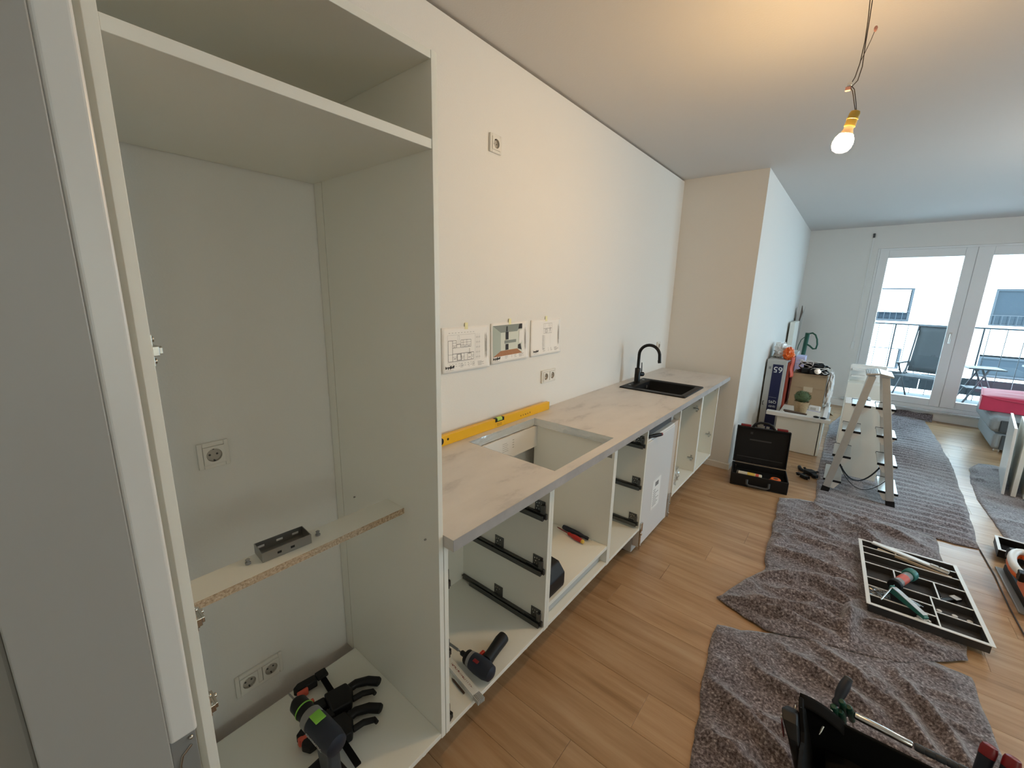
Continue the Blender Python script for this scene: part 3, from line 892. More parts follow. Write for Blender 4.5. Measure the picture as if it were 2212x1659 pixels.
for a, b_, nn, sd_ in (((hx0, hy1, 0), (hx1, hy1, 0), (0, -1, 0), 4.1), ((hx0, hy0, 0), (hx1, hy0, 0), (0, 1, 0), 7.7)):
    ft = MB(); tape(a, b_, 0.905, 0.9475, nn, 0.003, sd_)
    ft.build('foil_tape', M_foil, wt, smooth=True)

# ---- sink and tap
sk = thing('sink', 'black granite inset sink in the far part of the worktop', 'sink', (0.34, 3.29, WZ1))
RX0, RX1, RY0, RY1 = 0.088, 0.598, 3.045, 3.535
bx0, bx1, by0, by1 = 0.175, 0.548, 3.105, 3.482
def rrect(x0, y0, x1, y1, r, n=5):
    P = []
    for cx, cy, a0 in ((x1 - r, y1 - r, 0), (x0 + r, y1 - r, 90), (x0 + r, y0 + r, 180), (x1 - r, y0 + r, 270)):
        for k in range(n + 1):
            a = math.radians(a0 + 90 * k / n); P.append((cx + r * math.cos(a), cy + r * math.sin(a)))
    return P
def loft(loops, name, mt, parent, cap=True, smooth=True, **k):
    m = MB(); n = len(loops[0]); vs = [p for l in loops for p in l]; fs = []
    for i in range(len(loops) - 1):
        for j in range(n):
            fs.append((i * n + j, i * n + (j + 1) % n, (i + 1) * n + (j + 1) % n, (i + 1) * n + j))
    if cap: fs.append(tuple((len(loops) - 1) * n + j for j in range(n)))
    m.add(vs, fs); return m.build(name, mt, parent, smooth=smooth, **k)
def L(x0, y0, x1, y1, r, z): return [(x, y, z) for x, y in rrect(x0, y0, x1, y1, r)]
loft([L(RX0, RY0, RX1, RY1, 0.012, WZ1 + 0.0004), L(RX0, RY0, RX1, RY1, 0.012, WZ1 + 0.006), L(RX0 + 0.003, RY0 + 0.003, RX1 - 0.003, RY1 - 0.003, 0.010, WZ1 + 0.009),
      L(bx0 - 0.006, by0 - 0.006, bx1 + 0.006, by1 + 0.006, 0.02, WZ1 + 0.009), L(bx0, by0, bx1, by1, 0.02, WZ1 + 0.003),
      L(bx0 + 0.004, by0 + 0.004, bx1 - 0.004, by1 - 0.004, 0.02, WZ1 - 0.13), L(bx0 + 0.03, by0 + 0.03, bx1 - 0.03, by1 - 0.03, 0.02, WZ1 - 0.16)], 'basin', M_sinkblk, sk)
MB().lathe([(0.04, 0), (0.04, 0.003), (0.03, 0.004)], 20, T(0.36, 3.29, WZ1 - 0.1595)).build('drain', M_steel, sk, smooth=True)
MB().lathe([(0.011, 0), (0.011, 0.002), (0.008, 0.003)], 16, T(0.128, 3.16, WZ1 + 0.0092)).build('overflow_knob', M_zinc, sk, smooth=True)
MB().lathe([(0.011, 0), (0.011, 0.002), (0.008, 0.003)], 16, T(0.128, 3.44, WZ1 + 0.0092)).build('overflow_knob', M_zinc, sk, smooth=True)
ov = MB(); ov.cyl((0.1795, 3.39, 0.915), (0.1835, 3.39, 0.915), 0.014, n=14); ov.build('overflow', M_zinc, sk)

tp = thing('kitchen_tap', 'matt black kitchen tap with a high round spout behind the sink', 'tap', (0.128, 3.30, WZ1 + 0.0093))
MB().lathe([(0.027, 0), (0.027, 0.004), (0.0235, 0.006), (0.0235, 0.118), (0.020, 0.122)], 22).build('body', M_tapblk, tp, w=False, smooth=True)
pts = [(0, 0, 0.118), (0, 0, 0.235)]
for k in range(1, 15):
    a = math.pi - math.radians(168) * k / 14
    pts.append((0.085 + 0.085 * math.cos(a), 0, 0.235 + 0.085 * math.sin(a)))
pts.append((0.172, 0, 0.205))
MB().tube(pts, 0.0125, 14).build('spout', M_tapblk, tp, w=False, smooth=True)
MB().tube([(0.1705, 0, 0.207), (0.174, 0, 0.184)], 0.0135, 14).build('aerator', M_tapblk, tp, w=False, smooth=True)
kn = MB().cyl((0.012, 0.015, 0.068), (0.026, 0.052, 0.068), 0.0175, n=18).build('lever_hub', M_tapblk, tp, w=False, smooth=True)
MB().tube([(0.018, 0.040, 0.080), (0.014, 0.040, 0.165)], [0.005, 0.0035], 8).build('lever', M_tapblk, kn, w=False, smooth=True)

# ---- papers on the wall
def paper(y, z, w, h, label, tilt=0.0):
    M = frame((0.002, y, z), (0, math.cos(tilt), math.sin(tilt)), (0, 0, 1))
    t = thing('paper_sheet', label, 'paper', M=M, group=None)
    def f(u, v):
        c = 0.006 * math.exp(-((v) / 0.18) ** 2) * (0.5 + u) + 0.004 * math.exp(-((1 - u) / 0.15) ** 2) * (1 - v) + 0.0015
        return (-w / 2 + w * u, -h + h * v, c)
    m = MB(); m.grid(f, 14, 14); m.build('sheet', M_paper, t, w=False, solid=0.0006, smooth=True)
    m = MB(); m.grid(lambda u, v: (-w / 2 + 0.006 + w * u, -h + 0.006 + (h - 0.004) * v, 0.0006), 2, 2)
    m.build('under_sheet', M_paper, t, w=False)
    MB().box(-0.010, -0.012, 0.0025, 0.010, 0.020, 0.0031).build('tape_strip', M_mask, t, w=False, label='yellowish masking tape strip')
    return t, f, w, h
class Draw:
    """flat print lying on a curved sheet: bars given in sheet units"""
    def __init__(s, P): s.t, s.f, s.w, s.h = P; s.m = MB()
    def pt(s, x, y):
        u = (x + s.w / 2) / s.w; v = (y + s.h) / s.h
        p = s.f(u, v); return (p[0], p[1], p[2] + 0.0006)
    def line(s, x0, y0, x1, y1, t=0.0008):
        d = Vector((x1 - x0, y1 - y0)); 
        if d.length == 0: return
        n = Vector((-d.y, d.x)).normalized() * t / 2
        k = max(1, int(d.length / 0.02)); vs = []; fs = []
        for i in range(k + 1):
            a = i / k; x = x0 + d.x * a; y = y0 + d.y * a
            vs += [s.pt(x + n.x, y + n.y), s.pt(x - n.x, y - n.y)]
        for i in range(k): fs.append((2 * i, 2 * i + 1, 2 * i + 3, 2 * i + 2))
        s.m.add(vs, fs)
    def rect(s, x0, y0, x1, y1, t=0.0008):
        s.line(x0, y0, x1, y0, t); s.line(x1, y0, x1, y1, t); s.line(x1, y1, x0, y1, t); s.line(x0, y1, x0, y0, t)
    def fill(s, poly, dz=0.0):
        s.m.add([(*s.pt(x, y)[:2], s.pt(x, y)[2] + dz) for x, y in poly], [tuple(range(len(poly)))])
    def done(s, name, mt):
        if s.m.f:
            o = s.m.build(name, mt, s.t, w=False); o['kind'] = 'stuff'
        s.m = MB()
def logo(P, x, y, k):
    t, f, w, h = P
    p = f((x + w / 2) / w, (y + h) / h)
    M = WM[t.name] @ T(x, y, p[2] + 0.0022)
    text('lettering', 'bey hoff', M_ink, t, 0.0150 * k, M, bold=0.0006)
    d = Draw(P)
    d.fill([(x + 0.026 * k, y - 0.003), (x + 0.029 * k, y - 0.003), (x + 0.036 * k, y + 0.016 * k), (x + 0.031 * k, y + 0.014 * k)])
    d.fill([(x + 0.020 * k, y + 0.009 * k), (x + 0.024 * k, y + 0.009 * k), (x + 0.030 * k, y + 0.001), (x + 0.027 * k, y + 0.001)])
    d.done('logo_mark', M_ink)
def footer(P, x0, y0, sc=1.0):
    d = Draw(P); random.seed(int(x0 * 1000) + 11)
    for c, (cx, wd) in enumerate(((0.095, 0.03), (0.15, 0.008), (0.175, 0.02), (0.215, 0.045))):
        for r in range(6 if c == 3 else 4):
            d.line(x0 + cx, y0 + 0.021 - r * 0.0055 * (0.7 if c == 3 else 1), x0 + cx + wd * (0.5 + 0.5 * random.random()), y0 + 0.021 - r * 0.0055 * (0.7 if c == 3 else 1), 0.0012)
    d.line(x0, y0 - 0.004, x0 + 0.05, y0 - 0.004, 0.0008)
    d.done('footer_print', M_lineink)
def smear(P):
    d = Draw(P); w, h = P[2], P[3]; random.seed(5)
    for k in range(26):
        x = w / 2 - 0.026 + random.random() * 0.016
        y0 = -h * 0.78 + random.random() * 0.04; y1 = -h * 0.16 - random.random() * 0.06
        d.line(x, y0, x, y1, 0.0010)
    d.done('toner_smear', M_smear)
P1 = paper(1.428, 1.497, 0.315, 0.214, 'leftmost taped sheet with a kitchen elevation line drawing', 0.0)
d = Draw(P1)
cab = [(-0.118, -0.072), (-0.088, -0.160)]
d.rect(-0.118, -0.162, -0.090, -0.062, 0.0017); d.line(-0.118, -0.128, -0.090, -0.128, 0.001)
for x0, x1 in ((-0.090, -0.066), (-0.036, -0.022), (-0.022, 0.004), (0.004, 0.032)):
    d.rect(x0, -0.098, x1, -0.062, 0.0014); d.line(x0, -0.074, x1, -0.074, 0.001); d.line(x0, -0.086, x1, -0.086, 0.001)
    d.line(x0 + 0.005, -0.093, x1 - 0.005, -0.093, 0.002)
d.rect(-0.063, -0.098, -0.039, -0.082, 0.001); d.line(-0.064, -0.082, -0.038, -0.082, 0.002); d.rect(-0.056, -0.082, -0.046, -0.040, 0.0006)
d.line(-0.090, -0.126, 0.052, -0.126, 0.0018); d.line(-0.118, -0.162, 0.05, -0.162, 0.0018)
for x in (-0.090, -0.062, -0.034, -0.014, 0.008, 0.036, 0.052): d.line(x, -0.126, x, -0.162, 0.0014)
for x0, x1 in ((-0.090, -0.062), (-0.034, -0.014), (0.036, 0.052)): d.line(x0, -0.142, x1, -0.142, 0.001); d.line(x0 + 0.006, -0.150, x1 - 0.006, -0.150, 0.0022)
d.rect(-0.060, -0.158, -0.036, -0.130, 0.0018); d.line(0.014, -0.150, 0.03, -0.150, 0.002); d.line(0.022, -0.126, 0.022, -0.106, 0.002); d.line(0.012, -0.130, 0.032, -0.130, 0.003)
d.done('line_drawing', M_ink)
d = Draw(P1); random.seed(9)
d.rect(-0.122, -0.168, 0.062, -0.036, 0.0006)
for y in (-0.026, -0.176, -0.186):
    for k in range(9): d.line(-0.115 + k * 0.02, y, -0.105 + k * 0.02, y, 0.0014)
for x in (0.070, 0.080, 0.092):
    d.line(x, -0.168, x, -0.036, 0.0006)
    for k in range(5): d.line(x + 0.002, -0.05 - k * 0.025, x + 0.002, -0.058 - k * 0.025, 0.002)
d.line(-0.15, -0.03, -0.15, -0.19, 0.0008)
d.done('dimension_lines', M_lineink)
smear(P1); footer(P1, -0.138, -0.198); logo(P1, -0.140, -0.196, 1.15)

P2 = paper(1.760, 1.506, 0.310, 0.214, 'middle taped sheet with a colour print of a kitchen', 0.02)
x0, x1, y0, y1 = -0.140, 0.108, -0.178, -0.012
d = Draw(P2); d.fill([(x0, y0), (x0, y1), (-0.075, -0.052), (-0.075, -0.150)]); d.done('print_left_wall', M_photoW)
d = Draw(P2); d.fill([(x0, y1), (x1, y1), (0.066, -0.052), (-0.075, -0.052)]); d.done('print_ceiling', M_photoD)
d = Draw(P2); d.fill([(-0.075, -0.150), (-0.075, -0.052), (0.066, -0.052), (0.066, -0.150)]); d.done('print_back_wall', M_photoL)
d = Draw(P2); d.fill([(x0, y0), (-0.075, -0.150), (0.066, -0.150), (x1, y0)]); d.done('print_floor', M_photoF)
d = Draw(P2); d.fill([(0.066, -0.150), (0.066, -0.052), (x1, y1), (x1, y0)]); d.done('print_right_wall', M_photoL)
d = Draw(P2); d.fill([(-0.045, -0.112), (-0.045, -0.096), (0.055, -0.096), (0.055, -0.112)], 0.0012); d.done('print_counter', M_photoD)
d = Draw(P2)
d.fill([(-0.030, -0.048), (-0.020, -0.048), (-0.020, -0.020), (-0.030, -0.020)], 0.0016); d.fill([(-0.036, -0.092), (-0.012, -0.092), (-0.012, -0.050), (-0.036, -0.050)], 0.0016)
d.fill([(-0.036, -0.148), (-0.012, -0.148), (-0.012, -0.116), (-0.036, -0.116)], 0.0016); d.fill([(0.075, -0.040), (x1, -0.040), (x1, y1), (0.085, y1)], 0.0016)
d.fill([(0.072, -0.150), (x1, -0.162), (x1, -0.122), (0.072, -0.128)], 0.0016); d.line(0.03, -0.100, 0.09, -0.092, 0.004)
d.done('print_dark_units', M_ink)
d = Draw(P2); d.fill([(0.080, -0.118), (x1 + 0.002, -0.118), (x1 + 0.002, -0.048), (0.082, -0.048)], 0.0018); d.done('print_window', M_paper)
smear(P2); footer(P2, -0.138, -0.198); logo(P2, -0.140, -0.196, 1.15)

P3 = paper(2.108, 1.511, 0.312, 0.215, 'rightmost taped sheet with a small faint plan drawing', 0.015)
d = Draw(P3)
d.rect(-0.025, -0.085, 0.065, -0.025, 0.0010); d.line(-0.025, -0.055, 0.065, -0.055, 0.002)
for x in (-0.012, 0.004, 0.02, 0.042, 0.052): d.line(x, -0.085, x, -0.055, 0.0014)
for x in (-0.01, 0.03, 0.04, 0.052): d.line(x, -0.045, x, -0.025, 0.001)
d.rect(-0.004, -0.08, 0.012, -0.06, 0.002); d.line(0.045, -0.07, 0.045, -0.048, 0.003)
d.done('line_drawing', M_lineink)
d = Draw(P3)
for k in range(28): d.line(-0.036, -0.095 - k * 0.0032, -0.02 + 0.008 * ((k * 7) % 3), -0.095 - k * 0.0032, 0.0014)
d.line(0.05, -0.09, 0.05, -0.17, 0.0006)
d.done('parts_list', M_smear)
smear(P3); footer(P3, -0.125, -0.198); logo(P3, -0.128, -0.194, 1.0)

# ---- spirit level
lv = thing('spirit_level', 'long yellow spirit level standing on the worktop against the wall', 'spirit level', (0.034, 1.625, WZ1 + 0.0003))
bm = MB()
bm.box(-0.012, -0.495, 0, 0.012, -0.020, 0.050); bm.box(-0.012, 0.055, 0, 0.012, 0.495, 0.050); bm.box(-0.012, -0.020, 0, 0.012, 0.055, 0.030)
bm.build('beam', M_yel, lv, w=False, bev=0.0015)
vl = MB().box(-0.0115, -0.0195, 0.030, 0.0115, 0.0545, 0.049).build('vial_block', M_black, lv, w=False, bev=0.002)
MB().cyl((0.001, -0.002, 0.0415), (0.001, 0.037, 0.0415), 0.0125, n=14).build('vial', M_vial, vl, w=False, smooth=True)
for yy in (-0.405,):
    MB().cyl((0.0121, yy, 0.025), (0.0128, yy, 0.025), 0.018, n=24).build('end_vial', M_black, lv, w=False)
MB().cyl((0.0121, -0.36, 0.028), (0.0128, -0.36, 0.028), 0.006, n=16).build('hang_hole', M_black, lv, w=False)
MB().box(-0.012, 0.4952, 0.001, 0.012, 0.4985, 0.049).build('end_cap', M_lgray, lv, w=False, bev=0.001)
MB().box(-0.012, -0.4985, 0.001, 0.012, -0.4952, 0.049).build('end_cap', M_lgray, lv, w=False, bev=0.001)
pr = MB(); random.seed(4)
for k in range(5): pr.box(0.0121, 0.20 + k * 0.022, 0.018, 0.0124, 0.205 + k * 0.022 + 0.008 * random.random(), 0.024 + 0.004 * (k == 4))
for k in range(4): pr.box(0.0121, -0.005 + k * 0.010, 0.018, 0.0124, 0.001 + k * 0.010, 0.0215)
for k in range(4): pr.box(0.0121, -0.005 + k * 0.010, 0.010, 0.0124, 0.003 + k * 0.010, 0.0125)
pr.build('printed_marks', M_dkbrown, lv, w=False)['kind'] = 'stuff'

# ============================================================ LAMP
lp = thing('bare_bulb_lamp', 'lit bare bulb in a brass holder hanging on two brown wires', 'lamp', (1.332, 2.03, CZ))
wr = MB()
MB().tube([(1.327, 2.03, CZ), (1.330, 2.03, 2.66), (1.334, 2.031, 2.60), (1.336, 2.03, 2.535), (1.333, 2.028, 2.47), (1.326, 2.03, 2.43), (1.317, 2.03, 2.409)], 0.0016, 6).build('wire', M_wire, lp, smooth=True)
MB().tube([(1.336, 2.034, CZ), (1.336, 2.034, 2.66), (1.338, 2.03, 2.60), (1.3385, 2.034, 2.535), (1.341, 2.033, 2.46), (1.335, 2.032, 2.418), (1.318, 2.03, 2.398)], 0.0016, 6).build('wire', M_wire, lp, smooth=True)
ew = MB().tube([(1.333, 2.03, 2.475), (1.343, 2.03, 2.505), (1.352, 2.03, 2.535), (1.3575, 2.03, 2.558)], 0.0011, 6).build('loose_wire', M_wire, lp, smooth=True)
MB().lathe([(0.002, -0.008), (0.0045, -0.004), (0.0055, 0.004), (0.003, 0.009)], 10, T(1.3595, 2.03, 2.565)).build('wire_cap', M_pink, ew, smooth=True)
MB().box(1.308, 2.024, 2.405, 1.321, 2.037, 2.4155).build('terminal_block', M_white, lp, bev=0.001)
MB().box(1.304, 2.023, 2.391, 1.319, 2.036, 2.4025).build('terminal_block', M_pink, lp, bev=0.001)
MB().tube([(1.318, 2.03, 2.400), (1.325, 2.03, 2.388), (1.330, 2.03, 2.372), (1.337, 2.03, 2.345), (1.3445, 2.03, 2.318)], 0.0015, 6).build('wire', M_wire, lp, smooth=True)
MB().tube([(1.318, 2.032, 2.408), (1.330, 2.032, 2.392), (1.337, 2.032, 2.366), (1.343, 2.031, 2.34), (1.347, 2.03, 2.318)], 0.0015, 6).build('wire', M_wire, lp, smooth=True)
AX = frame((1.3455, 2.03, 2.321), (0.0, 1.0, 0.0), (-1, 0, 0.22))      # z axis points down along the holder
az = (Vector((1.324, 2.03, 2.222)) - Vector((1.3455, 2.03, 2.321))).normalized()
AX = Matrix.Translation((1.3455, 2.03, 2.321)) @ Vector((0, 0, 1)).rotation_difference(az).to_matrix().to_4x4()
MB().lathe([(0.007, 0), (0.014, 0.003), (0.0165, 0.010), (0.0165, 0.024), (0.0178, 0.025), (0.0178, 0.028), (0.0165, 0.029), (0.0175, 0.050)], 20, AX).build('holder', M_brass, lp, smooth=True, label='brass lamp holder')
MB().lathe([(0.0135, 0.0502), (0.0150, 0.060), (0.0215, 0.0755)], 20, AX).build('bulb_collar', M_bulbn, lp, smooth=True)
MB().lathe([(0.0218, 0.076), (0.0285, 0.088), (0.0315, 0.102), (0.0300, 0.115), (0.0235, 0.127), (0.012, 0.1335), (0.002, 0.135)], 24, AX).build('bulb', M_bulb, lp, smooth=True, label='glowing warm white bulb')

# globe lamp added out of view for fill, placed from the tap's second shadow
def globe(label, x, y, z, r, st):
    t = thing('globe_lamp', label, 'lamp', (x, y, CZ))
    MB().lathe([(0.05, -0.03), (0.05, -0.0003)], 16).build('rose', M_white, t, w=False)
    MB().tube([(0, 0, -0.03), (0, 0, z - CZ + r)], 0.004, 6).build('cord', M_wire, t, w=False)
    m = mat('globe_light', (1, 0.95, 0.88), 0.4, emit=LAMP_COL, estr=st)
    MB().ball((0, 0, z - CZ), r, n=24, m=16).build('globe', m, t, w=False, smooth=True)
globe('unseen white globe lamp added over the living area', 3.3, 4.28, 2.12, 0.07, LAMP_B)

# ============================================================ TOOLS
def along(p0, p1):
    """matrix with local z from p0 to p1"""
    d = (Vector(p1) - Vector(p0)).normalized()
    return Matrix.Translation(p0) @ Vector((0, 0, 1)).rotation_difference(d).to_matrix().to_4x4()

def screwdriver(label, p0, p1, shaft, hr, mh, mt=None, mend=None, sr=0.003, name='screwdriver', ms=None, group=None):
    """p0 = tip, p1 = butt; shaft = length of the blade"""
    Lg = (Vector(p1) - Vector(p0)).length
    t = thing(name, label, 'screwdriver', M=along(p0, p1), group=group)
    MB().lathe([(sr * 0.5, 0), (sr, 0.012), (sr, shaft + 0.004)], 10).build('shaft', ms or M_steel, t, w=False, smooth=True)
    h = Lg - shaft; e = 0.014 if mend else 0.0
    MB().lathe([(hr * 0.55, shaft), (hr * 0.75, shaft + h * 0.06), (hr * 0.62, shaft + h * 0.18), (hr * 0.95, shaft + h * 0.38), (hr, shaft + h * 0.6), (hr * 0.9, shaft + h - e - 0.004), (hr * 0.8, shaft + h - e)], 14).build('handle', mh, t, w=False, smooth=True)
    if mend:
        MB().lathe([(hr * 0.82, shaft + h - e + 0.0003), (hr * 0.8, shaft + h - 0.004), (hr * 0.5, shaft + h)], 14).build('handle_end', mend, t, w=False, smooth=True)
    return t

# cordless drill standing in the tall cabinet
dr = thing('cordless_drill', 'dark cordless drill with lime stripe standing on its battery in the tall cabinet', 'drill', (0.432, 0.415, 0.2213), rz=math.radians(184))
M = T(0, 0, 0.185) @ RY(math.radians(90))           # lathe axis along +x (towards the chuck)
MB().lathe([(0.018, -0.085), (0.030, -0.078), (0.034, -0.05), (0.034, 0.030), (0.031, 0.036)], 20, M).build('motor_housing', M_navy, dr, w=False, smooth=True)
MB().lathe([(0.0325, 0.0365), (0.0325, 0.060), (0.029, 0.064)], 20, M).build('gear_collar', M_gray, dr, w=False, smooth=True)
ck = MB().lathe([(0.026, 0.0645), (0.026, 0.090), (0.0275, 0.0905), (0.0275, 0.0945), (0.026, 0.095), (0.0255, 0.128), (0.015, 0.142)], 20, M).build('chuck', M_black, dr, w=False, smooth=True)
MB().lathe([(0.0280, 0.0903), (0.0280, 0.0947)], 20, M).build('chuck_ring', M_green, ck, w=False, smooth=True)
MB().lathe([(0.0028, 0.1422), (0.0028, 0.178), (0.0008, 0.186)], 8, M).build('drill_bit', M_zinc, ck, w=False, smooth=True)
MB().box(-0.004, -0.016, 0.2175, 0.034, 0.016, 0.2205).build('lime_badge', M_green, dr, w=False, bev=0.002, label='lime green square badge')
g = MB()
loopz = [(0.160, -0.055, 0.010), (0.120, -0.048, 0.0), (0.08, -0.044, 0.0), (0.050, -0.040, 0.008)]
g.prism([(-0.062, 0.160), (0.004, 0.160), (0.002, 0.12), (-0.012, 0.045), (-0.066, 0.045), (-0.062, 0.10)], -0.019, 0.019, Matrix(((1, 0, 0, 0), (0, 0, -1, 0), (0, 1, 0, 0), (0, 0, 0, 1))))
g.build('handle', M_slate, dr, w=False, bev=0.008, seg=3)
MB().box(0.0045, -0.009, 0.105, 0.018, 0.009, 0.150).build('trigger', M_black, dr, w=False, bev=0.005)
MB().box(-0.088, -0.040, 0.0, 0.042, 0.040, 0.0445).build('battery', M_black, dr, w=False, bev=0.010, seg=3)
text('lettering', 'CENTROTEC', M_lgray, dr, 0.0135, WM[dr.name] @ Matrix(((-1, 0, 0, 0.022), (0, 0, 1, 0.0344), (0, 1, 0, 0.178), (0, 0, 0, 1))), ext=0.0003)

def bar_clamp(label, p0, ang, L, body_at, flip=1, roll=0.0, group='one handed clamps in the tall cabinet', base=0.2215, pad=None):
    pad = pad or M_cored
    """one-handed bar clamp lying flat; local x along the bar, handles on local +y*flip"""
    t = thing('bar_clamp', label, 'clamp', (p0[0], p0[1], base), rz=ang, group=group)
    f = flip
    MB().box(0, -0.0095, 0.014, L, 0.0095, 0.022).build('bar', M_blackm, t, w=False, bev=0.001)
    b = body_at
    bd = MB(); bd.prism([(b - 0.045, -0.030 * f), (b + 0.040, -0.036 * f), (b + 0.050, 0.028 * f), (b + 0.01, 0.052 * f), (b - 0.035, 0.045 * f)][::f], 0.0012, 0.040)
    bd.build('slide_body', M_black, t, w=False, bev=0.006, seg=3)
    MB().tube([(b - 0.018, 0.040 * f, 0.02), (b - 0.020, 0.075 * f, 0.02), (b + 0.000, 0.112 * f, 0.02), (b + 0.030, 0.138 * f, 0.02), (b + 0.034, 0.140 * f, 0.02)], [0.015, 0.015, 0.016, 0.016, 0.013], 12).build('grip', M_black, t, w=False, smooth=True)
    MB().tube([(b + 0.030, 0.040 * f, 0.02), (b + 0.034, 0.075 * f, 0.02), (b + 0.052, 0.105 * f, 0.02), (b + 0.066, 0.106 * f, 0.02)], [0.010, 0.010, 0.009, 0.007], 10).build('lever', M_black, t, w=False, smooth=True)
    jw = MB(); jw.prism([(b - 0.040, -0.0305 * f), (b - 0.004, -0.035 * f), (b - 0.004, -0.085 * f), (b - 0.030, -0.100 * f), (b - 0.048, -0.090 * f)][::f], 0.006, 0.034)
    j = jw.build('sliding_jaw', M_black, t, w=False, bev=0.005)
    MB().box(b - 0.062, -0.100 * f, 0.006, b - 0.0485, -0.060 * f, 0.034).build('jaw_pad', pad, j, w=False, bev=0.003)
    jf = MB(); jf.prism([(0.004, -0.022 * f), (0.034, -0.022 * f), (0.030, -0.085 * f), (0.012, -0.100 * f), (0.000, -0.080 * f)][::f], 0.004, 0.036)
    jf.prism([(0.0, -0.0215 * f), (0.036, -0.0215 * f), (0.036, 0.018 * f), (0.0, 0.018 * f)][::f], 0.0235, 0.036)
    q = jf.build('fixed_jaw', M_black, t, w=False, bev=0.004)
    MB().box(0.0345, -0.095 * f, 0.006, 0.045, -0.058 * f, 0.034).build('jaw_pad', pad, q, w=False, bev=0.003)
    return t
bar_clamp('black bar clamp with its bar pointing at the wall behind the drill', (0.095, 0.567), math.radians(-5), 0.24, 0.155, 1)
bar_clamp('black bar clamp with coral pads, its bar pointing out of the tall cabinet', (0.262, 0.502), math.radians(-3), 0.225, 0.085, 1)

# compact drill driver lying in the drawer unit
d2 = thing('drill_driver', 'compact black and navy drill driver lying on its side in the drawer unit', 'drill', (0.528, 0.970, 0.2203), rz=math.radians(182))
M = T(0, 0, 0.036) @ RY(math.radians(90))
MB().lathe([(0.014, -0.078), (0.028, -0.070), (0.034, -0.045), (0.0345, -0.005), (0.031, 0.024)], 20, M).build('housing', M_navy, d2, w=False, smooth=True)
MB().lathe([(0.0300, 0.0243), (0.0295, 0.038), (0.026, 0.040)], 20, M).build('collar', M_gray, d2, w=False, smooth=True)
MB().lathe([(0.0275, 0.0403), (0.0275, 0.052), (0.024, 0.057), (0.010, 0.059), (0.010, 0.082), (0.007, 0.086)], 20, M).build('chuck', M_black, d2, w=False, smooth=True)
MB().lathe([(0.003, 0.0862), (0.003, 0.10), (0.0055, 0.102), (0.0055, 0.150), (0.003, 0.160)], 10, M).build('bit', M_zinc, d2, w=False, smooth=True)
MB().tube([(-0.018, -0.030, 0.034), (-0.010, -0.070, 0.030), (-0.002, -0.110, 0.027), (0.004, -0.150, 0.0265), (0.006, -0.172, 0.0265)], [0.024, 0.0225, 0.0235, 0.0255, 0.024], 16).build('handle', M_black, d2, w=False, smooth=True)
MB().box(0.008, -0.058, 0.022, 0.022, -0.032, 0.046).build('trigger', M_red, d2, w=False, bev=0.004, label='red trigger')
MB().box(-0.020, 0.010, 0.0665, 0.004, 0.024, 0.0690).build('red_badge', M_dred, d2, w=False, bev=0.001)

fr_ = thing('folding_rule', 'white wooden folding rule sticking out over the edge of the drawer unit', 'folding rule', (0.512, 0.908, 0.2204), rz=math.radians(-9))
for k in range(6):
    o = MB().box(-0.112, -0.016 + k * 0.0052, 0.0, 0.085, -0.016 + k * 0.0052 + 0.0047, 0.017)
    sl_ = o.build('slat', M_white, fr_, w=False, bev=0.0006)
    MB().box(0.0852, -0.016 + k * 0.0052, 0.0, 0.118, -0.016 + k * 0.0052 + 0.0026, 0.0165).build('slat_end', M_lgray, sl_, w=False)
rm = MB(); random.seed(21)
xx = -0.075
while xx < 0.055:
    wv = 0.003 + 0.005 * random.random()
    rm.box(xx, -0.0030, 0.0171, xx + 0.0012, 0.0035, 0.0173)
    if random.random() < 0.6: rm.box(xx, 0.0022 * random.choice((-1, 0, 1)) - 0.0006, 0.0171, xx + wv, 0.0022 * random.choice((-1, 0, 1)) + 0.0010, 0.0173)
    xx += wv + 0.0016
rm.build('red_lettering', M_dred, fr_, w=False)['kind'] = 'stuff'
pc = thing('pencil', 'short dark brown carpenter pencil lying left of the folding rule', 'pencil', M=along((0.478, 0.884, 0.2246), (0.556, 0.872, 0.2246)))
MB().lathe([(0.0012, 0), (0.004, 0.010), (0.004, 0.079)], 8).build('shaft', M_dkbrown, pc, w=False, smooth=True)
MB().lathe([(0.0003, -0.004), (0.0011, 0)], 8).build('lead', M_black, pc, w=False)
wedge = thing('plastic_wedge', 'small black plastic wedge in the front left corner of the drawer unit', 'wedge', (0.572, 0.779, 0.2203))
MB().prism([(-0.026, -0.014), (0.022, -0.014), (0.016, 0.010), (-0.02, 0.006)], 0, 0.022).build('wedge_body', M_black, wedge, w=False, bev=0.003)
MB().box(-0.01, -0.008, 0.0222, 0.008, 0.002, 0.0262).build('stud', M_dgray, wedge, w=False, bev=0.001)

# in the oven unit
sh = 0.3222
screwdriver('red screwdriver with yellow butt lying on the shelf under the worktop cutout', (0.300, 1.876, sh + 0.0145), (0.494, 1.844, sh + 0.0145), 0.085, 0.0135, M_red, mend=M_yhand, ms=M_dred)
screwdriver('dark navy handled tool lying behind the red screwdriver on the shelf', (0.520, 1.888, sh + 0.0145), (0.325, 1.902, sh + 0.0145), 0.022, 0.014, M_navy, sr=0.004)
ch = thing('battery_charger', 'black battery charger with slanted corner standing on the shelf under the cutout', 'charger', (0.533, 1.43, sh))
MB().prism([(-0.055, 0.0), (0.052, 0.0), (0.056, 0.02), (0.056, 0.075), (0.020, 0.118), (-0.055, 0.125)], -0.066, 0.066, Matrix(((1, 0, 0, 0), (0, 0, 1, 0), (0, 1, 0, 0), (0, 0, 0, 1)))).build('housing', M_black, ch, w=False, bev=0.006, seg=3)
MB().box(-0.03, 0.0665, 0.06, 0.02, 0.0675, 0.09).build('name_plate', M_slate, ch, w=False)
